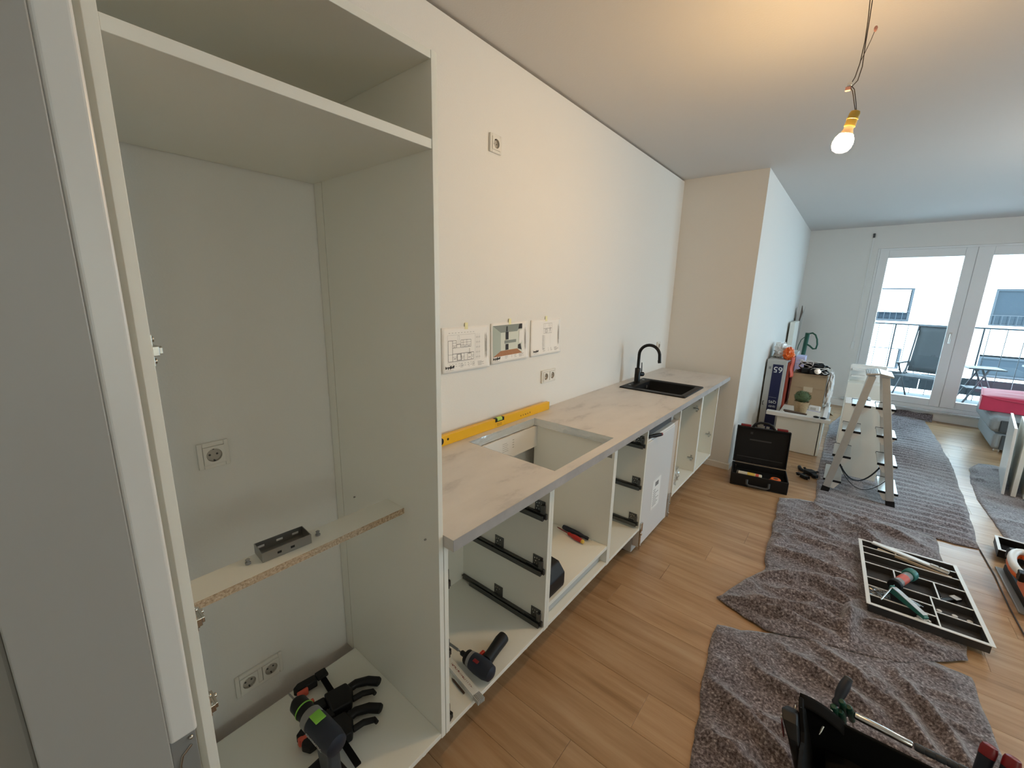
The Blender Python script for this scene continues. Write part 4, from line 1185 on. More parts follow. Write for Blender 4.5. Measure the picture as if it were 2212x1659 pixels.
bl = thing('work_torch', 'black work torch standing upright, mostly hidden behind the partition', 'torch', (0.475, 1.462, sh))
MB().lathe([(0.045, 0), (0.048, 0.01), (0.048, 0.05), (0.03, 0.07), (0.024, 0.20), (0.03, 0.24), (0.024, 0.27), (0.024, 0.34)], 18, T(-0.09, 0, 0)).build('stem', M_black, bl, w=False, smooth=True)
MB().lathe([(0.02, 0), (0.03, 0.01), (0.034, 0.05), (0.028, 0.075), (0.02, 0.085)], 18, T(-0.09, 0, 0.36) @ RX(math.radians(-80))).build('head', M_black, bl, w=False, smooth=True)
MB().lathe([(0.02, 0), (0.028, 0.01), (0.03, 0.04), (0.02, 0.05)], 18, T(-0.09, 0.0, 0.235) @ RX(math.radians(-80))).build('knob', M_black, bl, w=False, smooth=True)

screwdriver('black handled screwdriver lying on top of the dishwasher door', (0.572, 2.402, 0.8145), (0.628, 2.545, 0.8135), 0.028, 0.0125, M_black, mend=M_dred)

def crumple(name_t, label, cat, c, sc, mt, seed, amp=0.35, part='bag', lo=None, parent=None, n=26, freq=3.0):
    t = parent or thing(name_t, label, cat, (c[0], c[1], c[2] - sc[2]))
    m = MB(); m.ball((0, 0, 0), 1, (1, 1, 1), n, n // 2 + 4)
    vs = []
    for p in m.v:
        q = p.normalized()
        k = 1 + amp * (noise.noise(q * freq + Vector((seed, 0, 0))) + 0.6 * noise.noise(q * freq * 2.7 + Vector((0, seed, 0)))) 
        z = c[2] + q.z * sc[2] * k
        if lo is not None: z = max(z, lo + 0.001 * abs(noise.noise(q * 5)))
        vs.append(Vector((c[0] + q.x * sc[0] * k, c[1] + q.y * sc[1] * k, z)))
    m.v = vs
    return t, m.build(part, mt, t, smooth=False)
t, o = crumple('plastic_bag', 'crumpled clear plastic bag lying inside the sink unit', 'plastic bag', (0.50, 3.13, 0.305), (0.085, 0.10, 0.10), M_clear, 2.2, 0.5, lo=0.2212)

# ============================================================ FLOOR BLANKETS
TRZ = math.radians(2.4)
def blanket(name, outline, base, folds, amp, label, grp, step=0.024, sx=9.0, sy=9.0, seed=0.0, fade=0.05, ripple=None, ridge=0.0, flat=()):
    O = []
    n = len(outline)
    for i in range(n):
        a = Vector(outline[i]); b = Vector(outline[(i + 1) % n]); k = max(1, int((b - a).length / 0.035))
        for j in range(k):
            p = a.lerp(b, j / k)
            if j: p = p + Vector((noise.noise(Vector((p.x * 7, p.y * 7, seed))), noise.noise(Vector((p.x * 7, p.y * 7, seed + 9))))) * 0.012
            O.append(p)
    P = np.array([(p.x, p.y) for p in O])
    mn = P.min(0); mx = P.max(0)
    gx, gy = np.meshgrid(np.arange(mn[0], mx[0], step), np.arange(mn[1], mx[1], step))
    G = np.stack([gx.ravel(), gy.ravel()], 1) + np.random.RandomState(3).uniform(-0.2, 0.2, (gx.size, 2)) * step
    A = P; B = np.roll(P, -1, 0)
    def inside(Q):
        c = np.zeros(len(Q), bool)
        for a, b in zip(A, B):
            cond = (a[1] > Q[:, 1]) != (b[1] > Q[:, 1])
            xi = (b[0] - a[0]) * (Q[:, 1] - a[1]) / (b[1] - a[1] + 1e-12) + a[0]
            c ^= cond & (Q[:, 0] < xi)
        return c
    def dist(Q):
        d = np.full(len(Q), 9.0)
        for a, b in zip(A, B):
            ab = b - a; t = np.clip(((Q - a) @ ab) / (ab @ ab + 1e-12), 0, 1)
            d = np.minimum(d, np.linalg.norm(Q - (a + t[:, None] * ab), axis=1))
        return d
    ins = inside(G); G = G[ins]; G = G[dist(G) > step * 0.55]
    V2 = [Vector(p) for p in P] + [Vector(p) for p in G]
    r = delaunay_2d_cdt(V2, [], [list(range(len(P)))], 1, 1e-6)
    VV = np.array([(v.x, v.y) for v in r[0]])
    d = dist(VV)
    f = np.clip(d / fade, 0, 1); f = f * f * (3 - 2 * f)
    z = np.zeros(len(VV))
    for (x0, y0, x1, y1, h, w) in folds:
        a = np.array((x0, y0)); b = np.array((x1, y1)); ab = b - a
        wob = np.array([noise.noise(Vector((p[0] * 5, p[1] * 5, 3.3 + seed))) for p in VV]) * 0.025
        t = np.clip(((VV - a) @ ab) / (ab @ ab), 0, 1)
        off = VV - (a + t[:, None] * ab)
        dd = np.linalg.norm(off, axis=1) + wob * np.sign(off[:, 0] + 1e-9)
        side = np.sign(off @ np.array((-ab[1], ab[0])))
        ww = np.where(side > 0, w * 1.5, w * 0.6)
        z = np.maximum(z, h * np.exp(-(dd / ww) ** 2) * np.sin(np.pi * np.clip(t, 0.06, 0.94)) ** 0.5)
    nz = np.array([noise.noise(Vector((p[0] * sx, p[1] * sy, seed))) + 0.5 * noise.noise(Vector((p[0] * sx * 2.3, p[1] * sy * 2.3, seed + 4))) for p in VV])
    z = z + amp * np.clip(nz + 0.5, 0, 2)
    if ripple:
        lam, ra = ripple
        ph = np.array([noise.noise(Vector((p[0] * 2.5, p[1] * 2.0, seed + 7))) for p in VV])
        am = np.array([max(0.1, 0.6 + noise.noise(Vector((p[0] * 3, p[1] * 1.2, seed + 17)))) for p in VV])
        z = z + ra * am * (1 + np.sin(VV[:, 1] * 2 * math.pi / lam + VV[:, 0] * 2.0 + ph * 5.0))
    if ridge:
        q1 = np.array([1 - abs(noise.noise(Vector((p[0] * 3.1 + p[1] * 1.2, p[1] * 5.2, seed + 21)))) * 2.0 for p in VV])
        q2 = np.array([1 - abs(noise.noise(Vector((p[0] * 6.5, p[1] * 8.0 - p[0] * 3.0, seed + 31)))) * 2.0 for p in VV])
        mk_ = np.array([0.5 + 0.8 * noise.noise(Vector((p[0] * 1.7, p[1] * 1.7, seed + 41))) for p in VV])
        z = z + ridge * np.clip(mk_, 0, 1) * (np.clip(q1, 0, 1) ** 7 + 0.55 * np.clip(q2, 0, 1) ** 6)
    z = z * (0.15 + 0.85 * f)
    for (cx, cy, hw, hh, an, lim) in flat:
        ca, sa = math.cos(an), math.sin(an)
        lx = (VV[:, 0] - cx) * ca + (VV[:, 1] - cy) * sa; ly = -(VV[:, 0] - cx) * sa + (VV[:, 1] - cy) * ca
        dd = np.maximum(np.maximum(np.abs(lx) - hw, np.abs(ly) - hh), 0)
        z = np.minimum(z, lim + dd * 0.6)
    m = MB(); bz = base(VV) if callable(base) else base
    m.add([(VV[i, 0], VV[i, 1], z[i] + (bz[i] if callable(base) else bz)) for i in range(len(VV))], [tuple(q) for q in r[2]])
    o = m.build(name, M_felt, smooth=True, solid=0.004)
    for pl in o.data.polygons: pl.use_smooth = True
    at = o.data.attributes.get('sharp_edge')
    if at: o.data.attributes.remove(at)
    return tag(o, label, 'blanket', grp)
random.seed(11)
GB = 'felt blankets protecting the floor'
blanket('felt_blanket', [(1.43, 4.05), (1.435, 4.28), (1.41, 5.0), (1.415, 6.2), (1.42, 7.0), (1.60, 8.15), (1.97, 8.30), (2.47, 8.27), (2.49, 7.2), (2.494, 6.17), (2.44, 5.1), (2.375, 4.06), (2.25, 4.03), (1.792, 4.022)], 0.0025,
        [], 0.004, 'rippled grey felt blanket running to the balcony window under the ladder', GB, step=0.022, sx=5, sy=12, seed=1.7, ripple=(0.105, 0.0105), flat=((1.68, 5.14, 0.17, 0.17, 0, 0.005), (1.68, 6.3, 0.17, 0.15, 0, 0.005), (1.488, 4.42, 0.05, 0.04, 0, 0.008), (1.535, 4.925, 0.05, 0.04, 0, 0.008), (1.92, 4.44, 0.05, 0.04, 0, 0.008), (1.90, 4.88, 0.05, 0.04, 0, 0.008)))
fold_mid = [(x0, y0, x1, y1, h * 1.5, w * 0.9) for x0, y0, x1, y1, h, w in [(1.30, 3.05, 1.95, 3.02, 0.035, 0.035), (1.26, 2.70, 1.75, 2.95, 0.045, 0.035), (1.35, 3.35, 1.75, 3.30, 0.025, 0.03), (1.70, 2.78, 1.66, 2.46, 0.055, 0.030),
            (1.25, 2.42, 1.70, 2.52, 0.045, 0.03), (1.15, 2.36, 1.6, 2.40, 0.035, 0.025), (1.62, 3.85, 1.86, 3.55, 0.03, 0.04), (1.80, 3.95, 2.05, 3.80, 0.028, 0.04), (1.72, 2.62, 2.0, 2.62, 0.04, 0.03), (1.45, 2.85, 1.72, 2.72, 0.035, 0.03),
            (1.33, 2.60, 1.62, 2.66, 0.03, 0.025), (1.30, 3.6, 1.6, 3.52, 0.018, 0.03), (1.75, 3.3, 1.95, 3.15, 0.02, 0.03)]]
blanket('felt_blanket', [(1.195, 3.985), (1.212, 3.65), (1.223, 3.39), (1.240, 2.967), (1.262, 2.79), (1.17, 2.55), (1.093, 2.329), (1.151, 2.300), (1.25, 2.262), (1.345, 2.237), (1.44, 2.27), (1.62, 2.34), (1.85, 2.42), (2.12, 2.66), (2.15, 3.2), (2.148, 3.69), (2.152, 4.03), (1.95, 4.075), (1.70, 4.06), (1.437, 4.093), (1.30, 4.05)], 0.0105,
        fold_mid, 0.007, 'heavily wrinkled grey brown felt blanket under the cutlery tray', GB, step=0.017, seed=5.1, ridge=0.030, flat=((1.963, 3.136, 0.235, 0.385, TRZ, 0.006),))
fold_near = [(x0, y0, x1, y1, h * 1.5, w * 0.9) for x0, y0, x1, y1, h, w in [(1.35, 1.95, 1.75, 1.75, 0.03, 0.03), (1.20, 1.75, 1.75, 1.45, 0.032, 0.03), (1.45, 2.15, 1.75, 2.02, 0.03, 0.03), (1.75, 2.25, 2.05, 1.75, 0.026, 0.03), (1.55, 2.30, 1.85, 2.10, 0.022, 0.03),
             (1.22, 1.50, 1.5, 1.42, 0.022, 0.03), (1.85, 2.35, 2.08, 1.90, 0.028, 0.022), (1.80, 1.75, 2.10, 1.62, 0.03, 0.035), (1.78, 1.90, 2.12, 1.83, 0.02, 0.03), (1.30, 1.66, 1.6, 1.7, 0.02, 0.03)]]
blanket('felt_blanket', [(1.147, 2.123), (1.152, 1.926), (1.182, 1.698), (1.225, 1.45), (1.258, 1.25), (1.30, 0.85), (2.12, 0.85), (2.15, 1.9), (2.13, 2.244), (2.117, 2.55), (1.9, 2.56), (1.62, 2.42), (1.43, 2.285), (1.35, 2.225), (1.25, 2.16)], 0.0025,
        fold_near, 0.006, 'wrinkled grey brown felt blanket nearest the camera, under the open tool bag', GB, step=0.016, seed=8.3, ridge=0.026, flat=((1.80, 1.42, 0.23, 0.2, 0.05, 0.006),))
blanket('felt_blanket', [(2.623, 6.129), (2.585, 5.85), (2.558, 5.634), (2.529, 5.177), (2.540, 4.80), (2.546, 4.644), (2.551, 4.285), (2.80, 4.20), (3.6, 4.1), (3.7, 5.9), (3.3, 6.2), (2.844, 6.42), (2.72, 6.38)], 0.0025,
        [(2.62, 6.0, 2.95, 6.2, 0.07, 0.05), (2.62, 5.75, 3.0, 5.85, 0.035, 0.04), (2.58, 4.75, 3.2, 4.7, 0.02, 0.03), (2.56, 5.3, 3.2, 5.2, 0.018, 0.03)], 0.006, 'grey felt blanket at the right edge, under the leaning white boards', GB, step=0.03, seed=12.9, flat=((3.1, 5.7, 0.42, 0.5, 0, 0.006),))
fr2 = MB(FM); 
st = thing('felt_strip', 'folded dark grey felt strip lying against the window plinth', 'blanket', M=FM @ T(1.42, -0.062, 0.001))
MB().grid(lambda u, v: (-0.45 + 0.9 * u, -0.055 + 0.095 * v + 0.004 * math.sin(u * 31), 0.012 + 0.075 * v * v + 0.006 * math.sin(u * 23 + v * 5)), 24, 6).build('felt', M_felt, st, w=False, solid=0.006, smooth=True)
MB().grid(lambda u, v: (-0.45 + 0.9 * u, -0.10 + 0.05 * v, 0.006 + 0.004 * math.sin(u * 19)), 24, 3).build('felt_hem', M_felt, st, w=False, solid=0.006, smooth=True)
sm = MB(); sm.tube([(2.374, 4.05, 0.0042), (2.384, 3.7, 0.0042), (2.378, 3.35, 0.0042), (2.384, 3.0, 0.0042), (2.38, 2.5, 0.0042), (2.385, 2.0, 0.0042)], 0.004, 6)
tag(sm.build('thin_cord', M_seam, smooth=True), 'thin dark cord lying along the floor right of the cutlery tray', 'cord')

# ============================================================ CUTLERY TRAY AND ITS CONTENTS
TRZ = math.radians(2.4)
TM = T(1.963, 3.136, 0.024) @ RZ(TRZ)
tr = thing('cutlery_tray', 'dark cutlery tray with white rims and tools lying on the wrinkled blanket', 'cutlery tray', M=TM)
TH = 0.048
b = MB(); b.box(-0.222, -0.376, 0, 0.222, 0.376, 0.003)
b.box(-0.226, -0.380, 0, -0.220, 0.380, TH - 0.004); b.box(0.220, -0.380, 0, 0.226, 0.380, TH - 0.004)
b.box(-0.220, -0.380, 0, 0.220, -0.374, TH - 0.004); b.box(-0.220, 0.374, 0, 0.220, 0.380, TH - 0.004)
b.build('tub', M_dgray, tr, w=False)
r = MB(); r.box(-0.238, -0.39, TH - 0.0038, -0.219, 0.39, TH); r.box(0.219, -0.39, TH - 0.0038, 0.238, 0.39, TH)
r.box(-0.219, -0.39, TH - 0.0038, 0.219, -0.371, TH); r.box(-0.219, 0.376, TH - 0.0038, 0.219, 0.39, TH)
r.build('rim', M_white, tr, w=False, bev=0.001, label='white rim')
def div(x0, y0, x1, y1):
    m = MB(); t = 0.003
    if abs(x1 - x0) > abs(y1 - y0): m.box(x0, y0 - t, 0.0032, x1, y0 + t, TH - 0.007)
    else: m.box(x0 - t, y0, 0.0032, x0 + t, y1, TH - 0.007)
    d_ = m.build('divider', M_dgray, tr, w=False)
    m = MB(); t = 0.0033
    if abs(x1 - x0) > abs(y1 - y0): m.box(x0, y0 - t, TH - 0.0068, x1, y0 + t, TH - 0.003)
    else: m.box(x0 - t, y0, TH - 0.0068, x0 + t, y1, TH - 0.003)
    m.build('white_edge', M_white, d_, w=False)
for args in ((-0.219, 0.298, 0.219, 0.298), (-0.219, 0.21, 0.219, 0.21), (-0.219, 0.085, 0.219, 0.085), (-0.219, -0.094, 0.219, -0.094), (-0.219, -0.187, 0.048, -0.187), (-0.219, -0.284, 0.048, -0.284), (0.056, -0.235, 0.219, -0.235),
             (0.052, -0.371, 0.052, -0.098), (0.09, -0.090, 0.09, 0.081), (-0.085, -0.09, -0.085, 0.081), (-0.053, 0.302, -0.053, 0.375)):
    div(*args)

def at(M, x, y, z): return M @ Vector((x, y, z))
def bar_thing(name, label, cat, x0, y0, x1, y1, z, w, h, mt, part='body', bev=0.001, group=None, taper=1.0):
    c = at(TM, (x0 + x1) / 2, (y0 + y1) / 2, z)
    Lb = math.hypot(x1 - x0, y1 - y0); a = math.atan2(y1 - y0, x1 - x0)
    t = thing(name, label, cat, tuple(c), rz=a + TRZ, group=group)
    MB().prism([(-Lb / 2, -w / 2), (Lb / 2, -w / 2 * taper), (Lb / 2, w / 2 * taper), (-Lb / 2, w / 2)], 0, h).build(part, mt, t, w=False, bev=bev)
    return t
t = bar_thing('trim_strip', 'long white plastic trim strip lying across the top of the cutlery tray', 'strip', -0.165, 0.372, 0.18, 0.245, TH + 0.001, 0.036, 0.010, M_white, 'strip')
MB().box(0.10, -0.012, 0.0102, 0.185, 0.010, 0.018).build('strip_end', M_lgray, t, w=False, bev=0.003)
MB().cyl((0.14, 0, 0.0182), (0.14, 0, 0.020), 0.004, n=10).build('screw_hole', M_black, t, w=False)
bar_thing('wooden_stick', 'brown wooden stick lying under the white trim strip in the tray', 'stick', -0.14, 0.33, 0.19, 0.224, 0.0275, 0.016, 0.014, M_tan, 'stick')
bar_thing('flat_board', 'flat tan wooden strip lying in the middle of the tray', 'strip', -0.005, 0.125, 0.17, 0.10, 0.0035, 0.03, 0.008, M_tan, 'strip')
t = bar_thing('utility_knife', 'grey utility knife with black grip in the right tray compartment', 'knife', 0.11, -0.045, 0.20, 0.055, 0.0035, 0.022, 0.018, M_black, 'grip', bev=0.003)
MB().box(0.005, -0.022, 0.0182, 0.045, 0.016, 0.022).build('slider', M_lgray, t, w=False, bev=0.002)
screwdriver('thin black screwdriver in the right tray compartment beside the utility knife', tuple(at(TM, 0.118, -0.075, 0.0115)), tuple(at(TM, 0.108, 0.07, 0.0115)), 0.07, 0.0075, M_black)
for i, (x, y) in enumerate(((0.085, -0.150), (0.145, -0.152), (0.200, -0.158))):
    t = thing('felt_glide', ('leftmost', 'middle', 'rightmost')[i] + ' of three round white pads in the lower right tray compartment', 'pad', tuple(at(TM, x, y, 0.0032)), group='round white pads in the tray')
    MB().lathe([(0.011, 0), (0.012, 0.002), (0.012, 0.006), (0.010, 0.008)], 16).build('disc', M_bag, t, w=False, smooth=True)
t, o = crumple('parts_bag', 'small clear bag of fittings in the lower left tray compartment', 'plastic bag', tuple(at(TM, -0.175, -0.235, 0.038)), (0.045, 0.035, 0.022), M_clear, 6.1, 0.5, part='bag', n=22)
screwdriver('silver tipped white marker lying in the lower tray compartment', tuple(at(TM, 0.03, -0.305, 0.0115)), tuple(at(TM, -0.035, -0.255, 0.0115)), 0.03, 0.008, M_bag, ms=M_lgray)
t = bar_thing('scissors', 'pair of steel scissors partly under the foil cutter in the tray', 'scissors', -0.06, -0.197, 0.005, -0.24, 0.0478, 0.010, 0.002, M_steel, 'blade', bev=0.0004, taper=0.3)
MB().box(-0.035, -0.016, 0, 0.030, -0.008, 0.002).build('blade', M_steel, t, w=False)
t, o = crumple('paper_scrap', 'crumpled white paper scrap in the lower tray compartment by the rod', 'paper', tuple(at(TM, 0.0, -0.325, 0.020)), (0.03, 0.022, 0.013), M_paper, 3.7, 0.5, part='scrap', n=18)

# caulking tool: cartridge holder with teal cap, blade handle and steel rod
G0 = at(TM, -0.105, -0.150, 0.075); G1 = at(TM, -0.012, 0.045, 0.078)
cg = thing('caulking_gun', 'teal caulking gun with red label lying on top of the cutlery tray', 'caulking gun', M=along(tuple(G0), tuple(G1)))
lg = (G1 - G0).length
MB().lathe([(0.024, 0), (0.025, 0.006), (0.025, lg - 0.055), (0.023, lg - 0.05)], 20).build('tube', M_gray, cg, w=False, smooth=True)
MB().lathe([(0.0255, 0.055), (0.0258, 0.06), (0.0258, 0.115), (0.0255, 0.12)], 20).build('red_label', M_cored, cg, w=False, smooth=True)
MB().lathe([(0.030, lg - 0.0495), (0.034, lg - 0.045), (0.034, lg - 0.006), (0.028, lg)], 12).build('cap', M_teal, cg, w=False, smooth=True, label='teal ribbed cap')
MB().lathe([(0.030, -0.012), (0.033, -0.008), (0.033, 0.012), (0.026, 0.0125)], 20).build('rear_ring', M_black, cg, w=False, smooth=True)
hb0 = at(TM, -0.125, -0.19, 0.062); hb1 = at(TM, 0.0, -0.365, 0.060)
hbM = frame(tuple(hb0), tuple(hb1 - hb0), (0, 0, 1))
h = MB(hbM); h.prism([(0, -0.010), (0.02, -0.012), (0.21, -0.010), (0.215, 0.004), (0.20, 0.011), (0.05, 0.022), (0.0, 0.028)], -0.012, 0.012)
h.build('grip_handle', M_teal, cg, bev=0.003)
h = MB(hbM); h.prism([(0.015, 0.0225), (0.05, 0.0228), (0.20, 0.0118), (0.205, 0.0125), (0.05, 0.027), (0.015, 0.027)], -0.013, 0.013)
h.build('handle_plate', M_alu, cg)
rp0 = at(TM, -0.112, -0.175, 0.085); rp1 = at(TM, -0.178, -0.345, 0.070)
MB().tube([tuple(rp0), tuple(rp1)], 0.0042, 10).build('push_rod', M_steel, cg, smooth=True)

# ============================================================ TOOL BAG IN THE FOREGROUND
tb = thing('tool_bag', 'open black tool bag standing on the near blanket, full of hand tools', 'tool bag', (1.80, 1.42, 0.012), rz=math.radians(3))
def slabq(mb, P, th):
    """quad slab: 4 corner points, thickness th along normal"""
    P = [Vector(p) for p in P]; n = (P[1] - P[0]).cross(P[3] - P[0]).normalized() * th
    mb.add(P + [p + n for p in P], [(0, 3, 2, 1), (4, 5, 6, 7), (0, 1, 5, 4), (1, 2, 6, 5), (2, 3, 7, 6), (3, 0, 4, 7)])
m = MB(); m.box(-0.205, -0.20, 0, 0.225, 0.17, 0.012); m.build('base', M_blackm, tb, w=False, bev=0.004)
m = MB(); slabq(m, [(-0.205, 0.160, 0.0125), (0.225, 0.160, 0.0125), (0.29, 0.185, 0.255), (-0.275, 0.185, 0.262)], 0.012)
m.build('far_side', M_blackm, tb, w=False, bev=0.004)
m = MB(); slabq(m, [(-0.205, -0.200, 0.0125), (0.225, -0.200, 0.0125), (0.29, -0.225, 0.255), (-0.275, -0.225, 0.262)], 0.012)
m.build('near_side', M_blackm, tb, w=False, bev=0.004)
# left end wall with two humps
e = MB()
prof = [(-0.21, 0.0), (-0.215, 0.22), (-0.18, 0.265), (-0.10, 0.275), (-0.02, 0.262), (0.025, 0.245), (0.055, 0.255), (0.095, 0.305), (0.135, 0.310), (0.160, 0.285), (0.166, 0.22), (0.158, 0.0)]
vs = [(-0.206 - 0.27 * z, y, 0.0125 + z) for y, z in prof] + [(-0.194 - 0.27 * z, y, 0.0125 + z) for y, z in prof]
n = len(prof); fs = [tuple(range(n - 1, -1, -1)), tuple(range(n, 2 * n))] + [(i, (i + 1) % n, n + (i + 1) % n, n + i) for i in range(n)]
e.add(vs, fs); e.build('end_wall', M_blackm, tb, w=False, bev=0.002)
pk = MB()
pp_ = [(-0.02, 0.10), (-0.025, 0.22), (-0.005, 0.265), (0.03, 0.292), (0.065, 0.300), (0.10, 0.285), (0.125, 0.25), (0.13, 0.10)]
n = len(pp_)
vs = [(-0.2095 - 0.27 * z - (0.010 + 0.036 * math.sin(math.pi * (y + 0.03) / 0.17)), y, 0.0125 + z) for y, z in pp_] + [(-0.2075 - 0.27 * z, y, 0.0125 + z) for y, z in pp_]
pk.add(vs, [tuple(range(n - 1, -1, -1)), tuple(range(n, 2 * n))] + [(i, (i + 1) % n, n + (i + 1) % n, n + i) for i in range(n)])
p_ = pk.build('pocket', M_black, tb, w=False, bev=0.006, seg=3)
def pkx(z): return -0.2095 - 0.27 * z - 0.047
m = MB(); m.box(-0.0015, 0.045, -0.026, 0.0015, 0.061, 0.026, T(pkx(0.235), 0, 0.247) @ RY(-0.26)); m.build('red_tag', M_dred, p_, w=False, label='dark red tag')
MB(T(pkx(0.275), 0.053, 0.287)).cyl((-0.001, 0, 0), (0.002, 0, 0), 0.008, n=16).build('rivet', M_nick, p_, w=False)
dr_ = MB(); pts = [(-0.292 , 0.142 + 0.016 * math.cos(a), 0.250 + 0.022 * math.sin(a)) for a in np.linspace(0.6, 5.4, 16)]
dr_.tube(pts, 0.0022, 6); dr_.build('d_ring', M_steel, tb, w=False, smooth=True)
fl_ = MB(); fl_.grid(lambda u, v: (-0.285 + 0.13 * u, 0.165 - 0.035 * v + 0.02 * u, 0.312 - 0.05 * u * u - 0.02 * v), 8, 4)
fl_.build('side_flap', M_blackm, tb, w=False, solid=0.005, smooth=True)
st_ = MB(); st_.tube([(0.225, 0.16, 0.26), (0.32, 0.10, 0.22), (0.36, -0.05, 0.12), (0.38, -0.2, 0.10)], 0.012, 8); st_.build('shoulder_strap', M_dkbrown, tb, w=False, smooth=True)
ld = MB(); ld.grid(lambda u, v: (-0.19 + 0.40 * u, -0.18 + 0.33 * v, 0.150 + 0.015 * math.sin(u * 9) * math.sin(v * 7)), 12, 10); ld.build('inner_pocket', M_blackm, tb, w=False, solid=0.004, smooth=True)

BT = WM[tb.name]
def bagp(x, y, z): return tuple(BT @ Vector((x, y, z)))
screwdriver('thick dark blue screwdriver handle standing up at the rear of the tool bag', bagp(-0.215, 0.15, 0.20), bagp(-0.150, 0.305, 0.345), 0.115, 0.017, M_navy, sr=0.004, mend=M_slate)
gs = [(0.0, 0.026), (-0.024, 0.010), (0.022, 0.008), (-0.004, -0.004), (-0.020, -0.022)]
ords = ('topmost', 'left', 'right', 'middle', 'lowest')
gc = Vector((1.626, 1.640, 0.280)); gd = Vector((-0.10, -0.80, 0.59)).normalized()
gr = Vector((0.775, 0.632, 0.024)); gu = Vector((-0.153, 0.151, 0.977))
for i, (a_, b_) in enumerate(gs):
    bt_ = gc + gr * a_ * 1.15 + gu * b_ * 1.15
    screwdriver(ords[i] + ' dark green screwdriver handle in the cluster inside the tool bag', tuple(bt_ + Vector((0.035, 0.075, -0.135)).normalized() * 0.155), tuple(bt_), 0.055, 0.0132, M_dgreen, mend=M_dgreen, sr=0.003, group='green screwdrivers in the tool bag')
tt = thing('steel_tube', 'shiny steel tube lying along the far rim of the tool bag', 'tube', M=along(bagp(-0.130, 0.215, 0.282), bagp(0.015, 0.216, 0.272)))
MB().lathe([(0.010, 0), (0.0115, 0.002), (0.0115, 0.143), (0.010, 0.145)], 16).build('tube', M_steel, tt, w=False, smooth=True)
tk = thing('torque_wrench', 'black ribbed wrench lying behind the steel tube on the tool bag rim', 'wrench', M=along(bagp(0.02, 0.212, 0.275), bagp(0.245, 0.21, 0.275)))
pr_ = [(0.009, 0)]
for k in range(7):
    pr_ += [(0.0115, 0.004 + k * 0.024), (0.0115, 0.021 + k * 0.024), (0.0095, 0.0225 + k * 0.024)]
MB().lathe(pr_ + [(0.009, 0.172)], 14).build('ribbed_grip', M_slate, tk, w=False, smooth=True)
MB().lathe([(0.006, 0.1722), (0.0065, 0.20), (0.0065, 0.25), (0.004, 0.255)], 12).build('shank', M_steel, tk, w=False, smooth=True)
for i, (x, y, z) in enumerate(((0.185, 0.275, 0.345), (0.228, 0.262, 0.348), (0.226, 0.222, 0.335))):
    t = thing('pliers_grip', ('left', 'top right', 'lower right')[i] + ' of three red capped plier grips at the right end of the tool bag', 'pliers', M=along(bagp(x - 0.02, y - 0.05, z - 0.11), bagp(x, y, z)), group='red capped pliers in the tool bag')
    Lp = 0.125
    MB().lathe([(0.012, 0), (0.017, 0.03), (0.018, Lp - 0.045), (0.0185, Lp - 0.036)], 16).build('grip', M_navy, t, w=False, smooth=True)
    MB().lathe([(0.0190, Lp - 0.0355), (0.0190, Lp - 0.014), (0.0165, Lp - 0.004), (0.010, Lp)], 16).build('grip_cap', M_dred, t, w=False, smooth=True, label='dark red grip cap')
for i, (x, y, lb, mt) in enumerate(((-0.02, 0.09, 'small brass coloured bit holder inside the tool bag', M_tan), (0.03, 0.085, 'small red capped tool inside the tool bag', M_red), (-0.09, 0.03, 'faint red handled tool deep in the tool bag', M_dred))):
    screwdriver(lb, bagp(x, y - 0.03, 0.172), bagp(x + 0.005, y, 0.225), 0.02, 0.009, mt, sr=0.003, name='small_tool')
t, o = crumple('cloth_rag', 'small grey white rag in the tool bag at the bottom edge', 'rag', bagp(0.10, 0.045, 0.20), (0.03, 0.025, 0.025), M_bag, 9.9, 0.5, part='rag', n=18)

# ============================================================ POWER TOOL AND TRAY AT THE RIGHT EDGE
sw = thing('power_saw', 'orange and white power tool with a loop handle at the right edge', 'power tool', (2.56, 3.60, 0.0015))
MB().box(-0.155, -0.29, 0.0, 0.22, 0.23, 0.012).build('sole_plate', M_gray, sw, w=False, bev=0.003)
MB().box(-0.13, -0.25, 0.0125, 0.22, 0.20, 0.065).build('base_body', M_black, sw, w=False, bev=0.012)
MB().prism([(-0.14, -0.27), (-0.10, -0.30), (0.22, -0.30), (0.22, 0.02), (-0.05, 0.05), (-0.135, -0.08)], 0.0655, 0.135).build('orange_body', M_orange, sw, w=False, bev=0.015, seg=3)
MB().prism([(-0.06, 0.05), (0.22, 0.02), (0.22, 0.22), (-0.02, 0.23)], 0.0655, 0.15).build('white_body', M_white, sw, w=False, bev=0.008)
lpn = MB()
pts = []
for k in range(20):
    a = 2 * math.pi * k / 20
    yy = 0.02 + 0.155 * math.cos(a); xx = -0.095 + 0.055 * math.sin(a) - 0.12 * (yy - 0.02) * 0.0
    pts.append((xx + 0.10 * (yy - 0.02), yy, 0.165 + 0.05 * (yy - 0.02)))
lpn.tube(pts, 0.020, 12, closed=True); lpn.build('loop_handle', M_white, sw, w=False, smooth=True, label='white loop handle')
lp2 = MB(); lp2.tube([(p[0], p[1], p[2] - 0.026) for p in pts], 0.019, 12, closed=True); lp2.build('loop_underside', M_orange, sw, w=False, smooth=True)
MB().box(-0.155, -0.16, 0.125, -0.085, -0.105, 0.180).build('black_joint', M_black, sw, w=False, bev=0.006)
MB().lathe([(0.02, 0), (0.024, 0.01), (0.024, 0.05), (0.016, 0.065)], 16, T(-0.11, 0.21, 0.10)).build('dial', M_slate, sw, w=False, smooth=True)
tyb = thing('parts_tray', 'shallow black parts tray with white edges behind the orange power tool', 'tray', (2.75, 4.03, 0.03), rz=math.radians(-6))
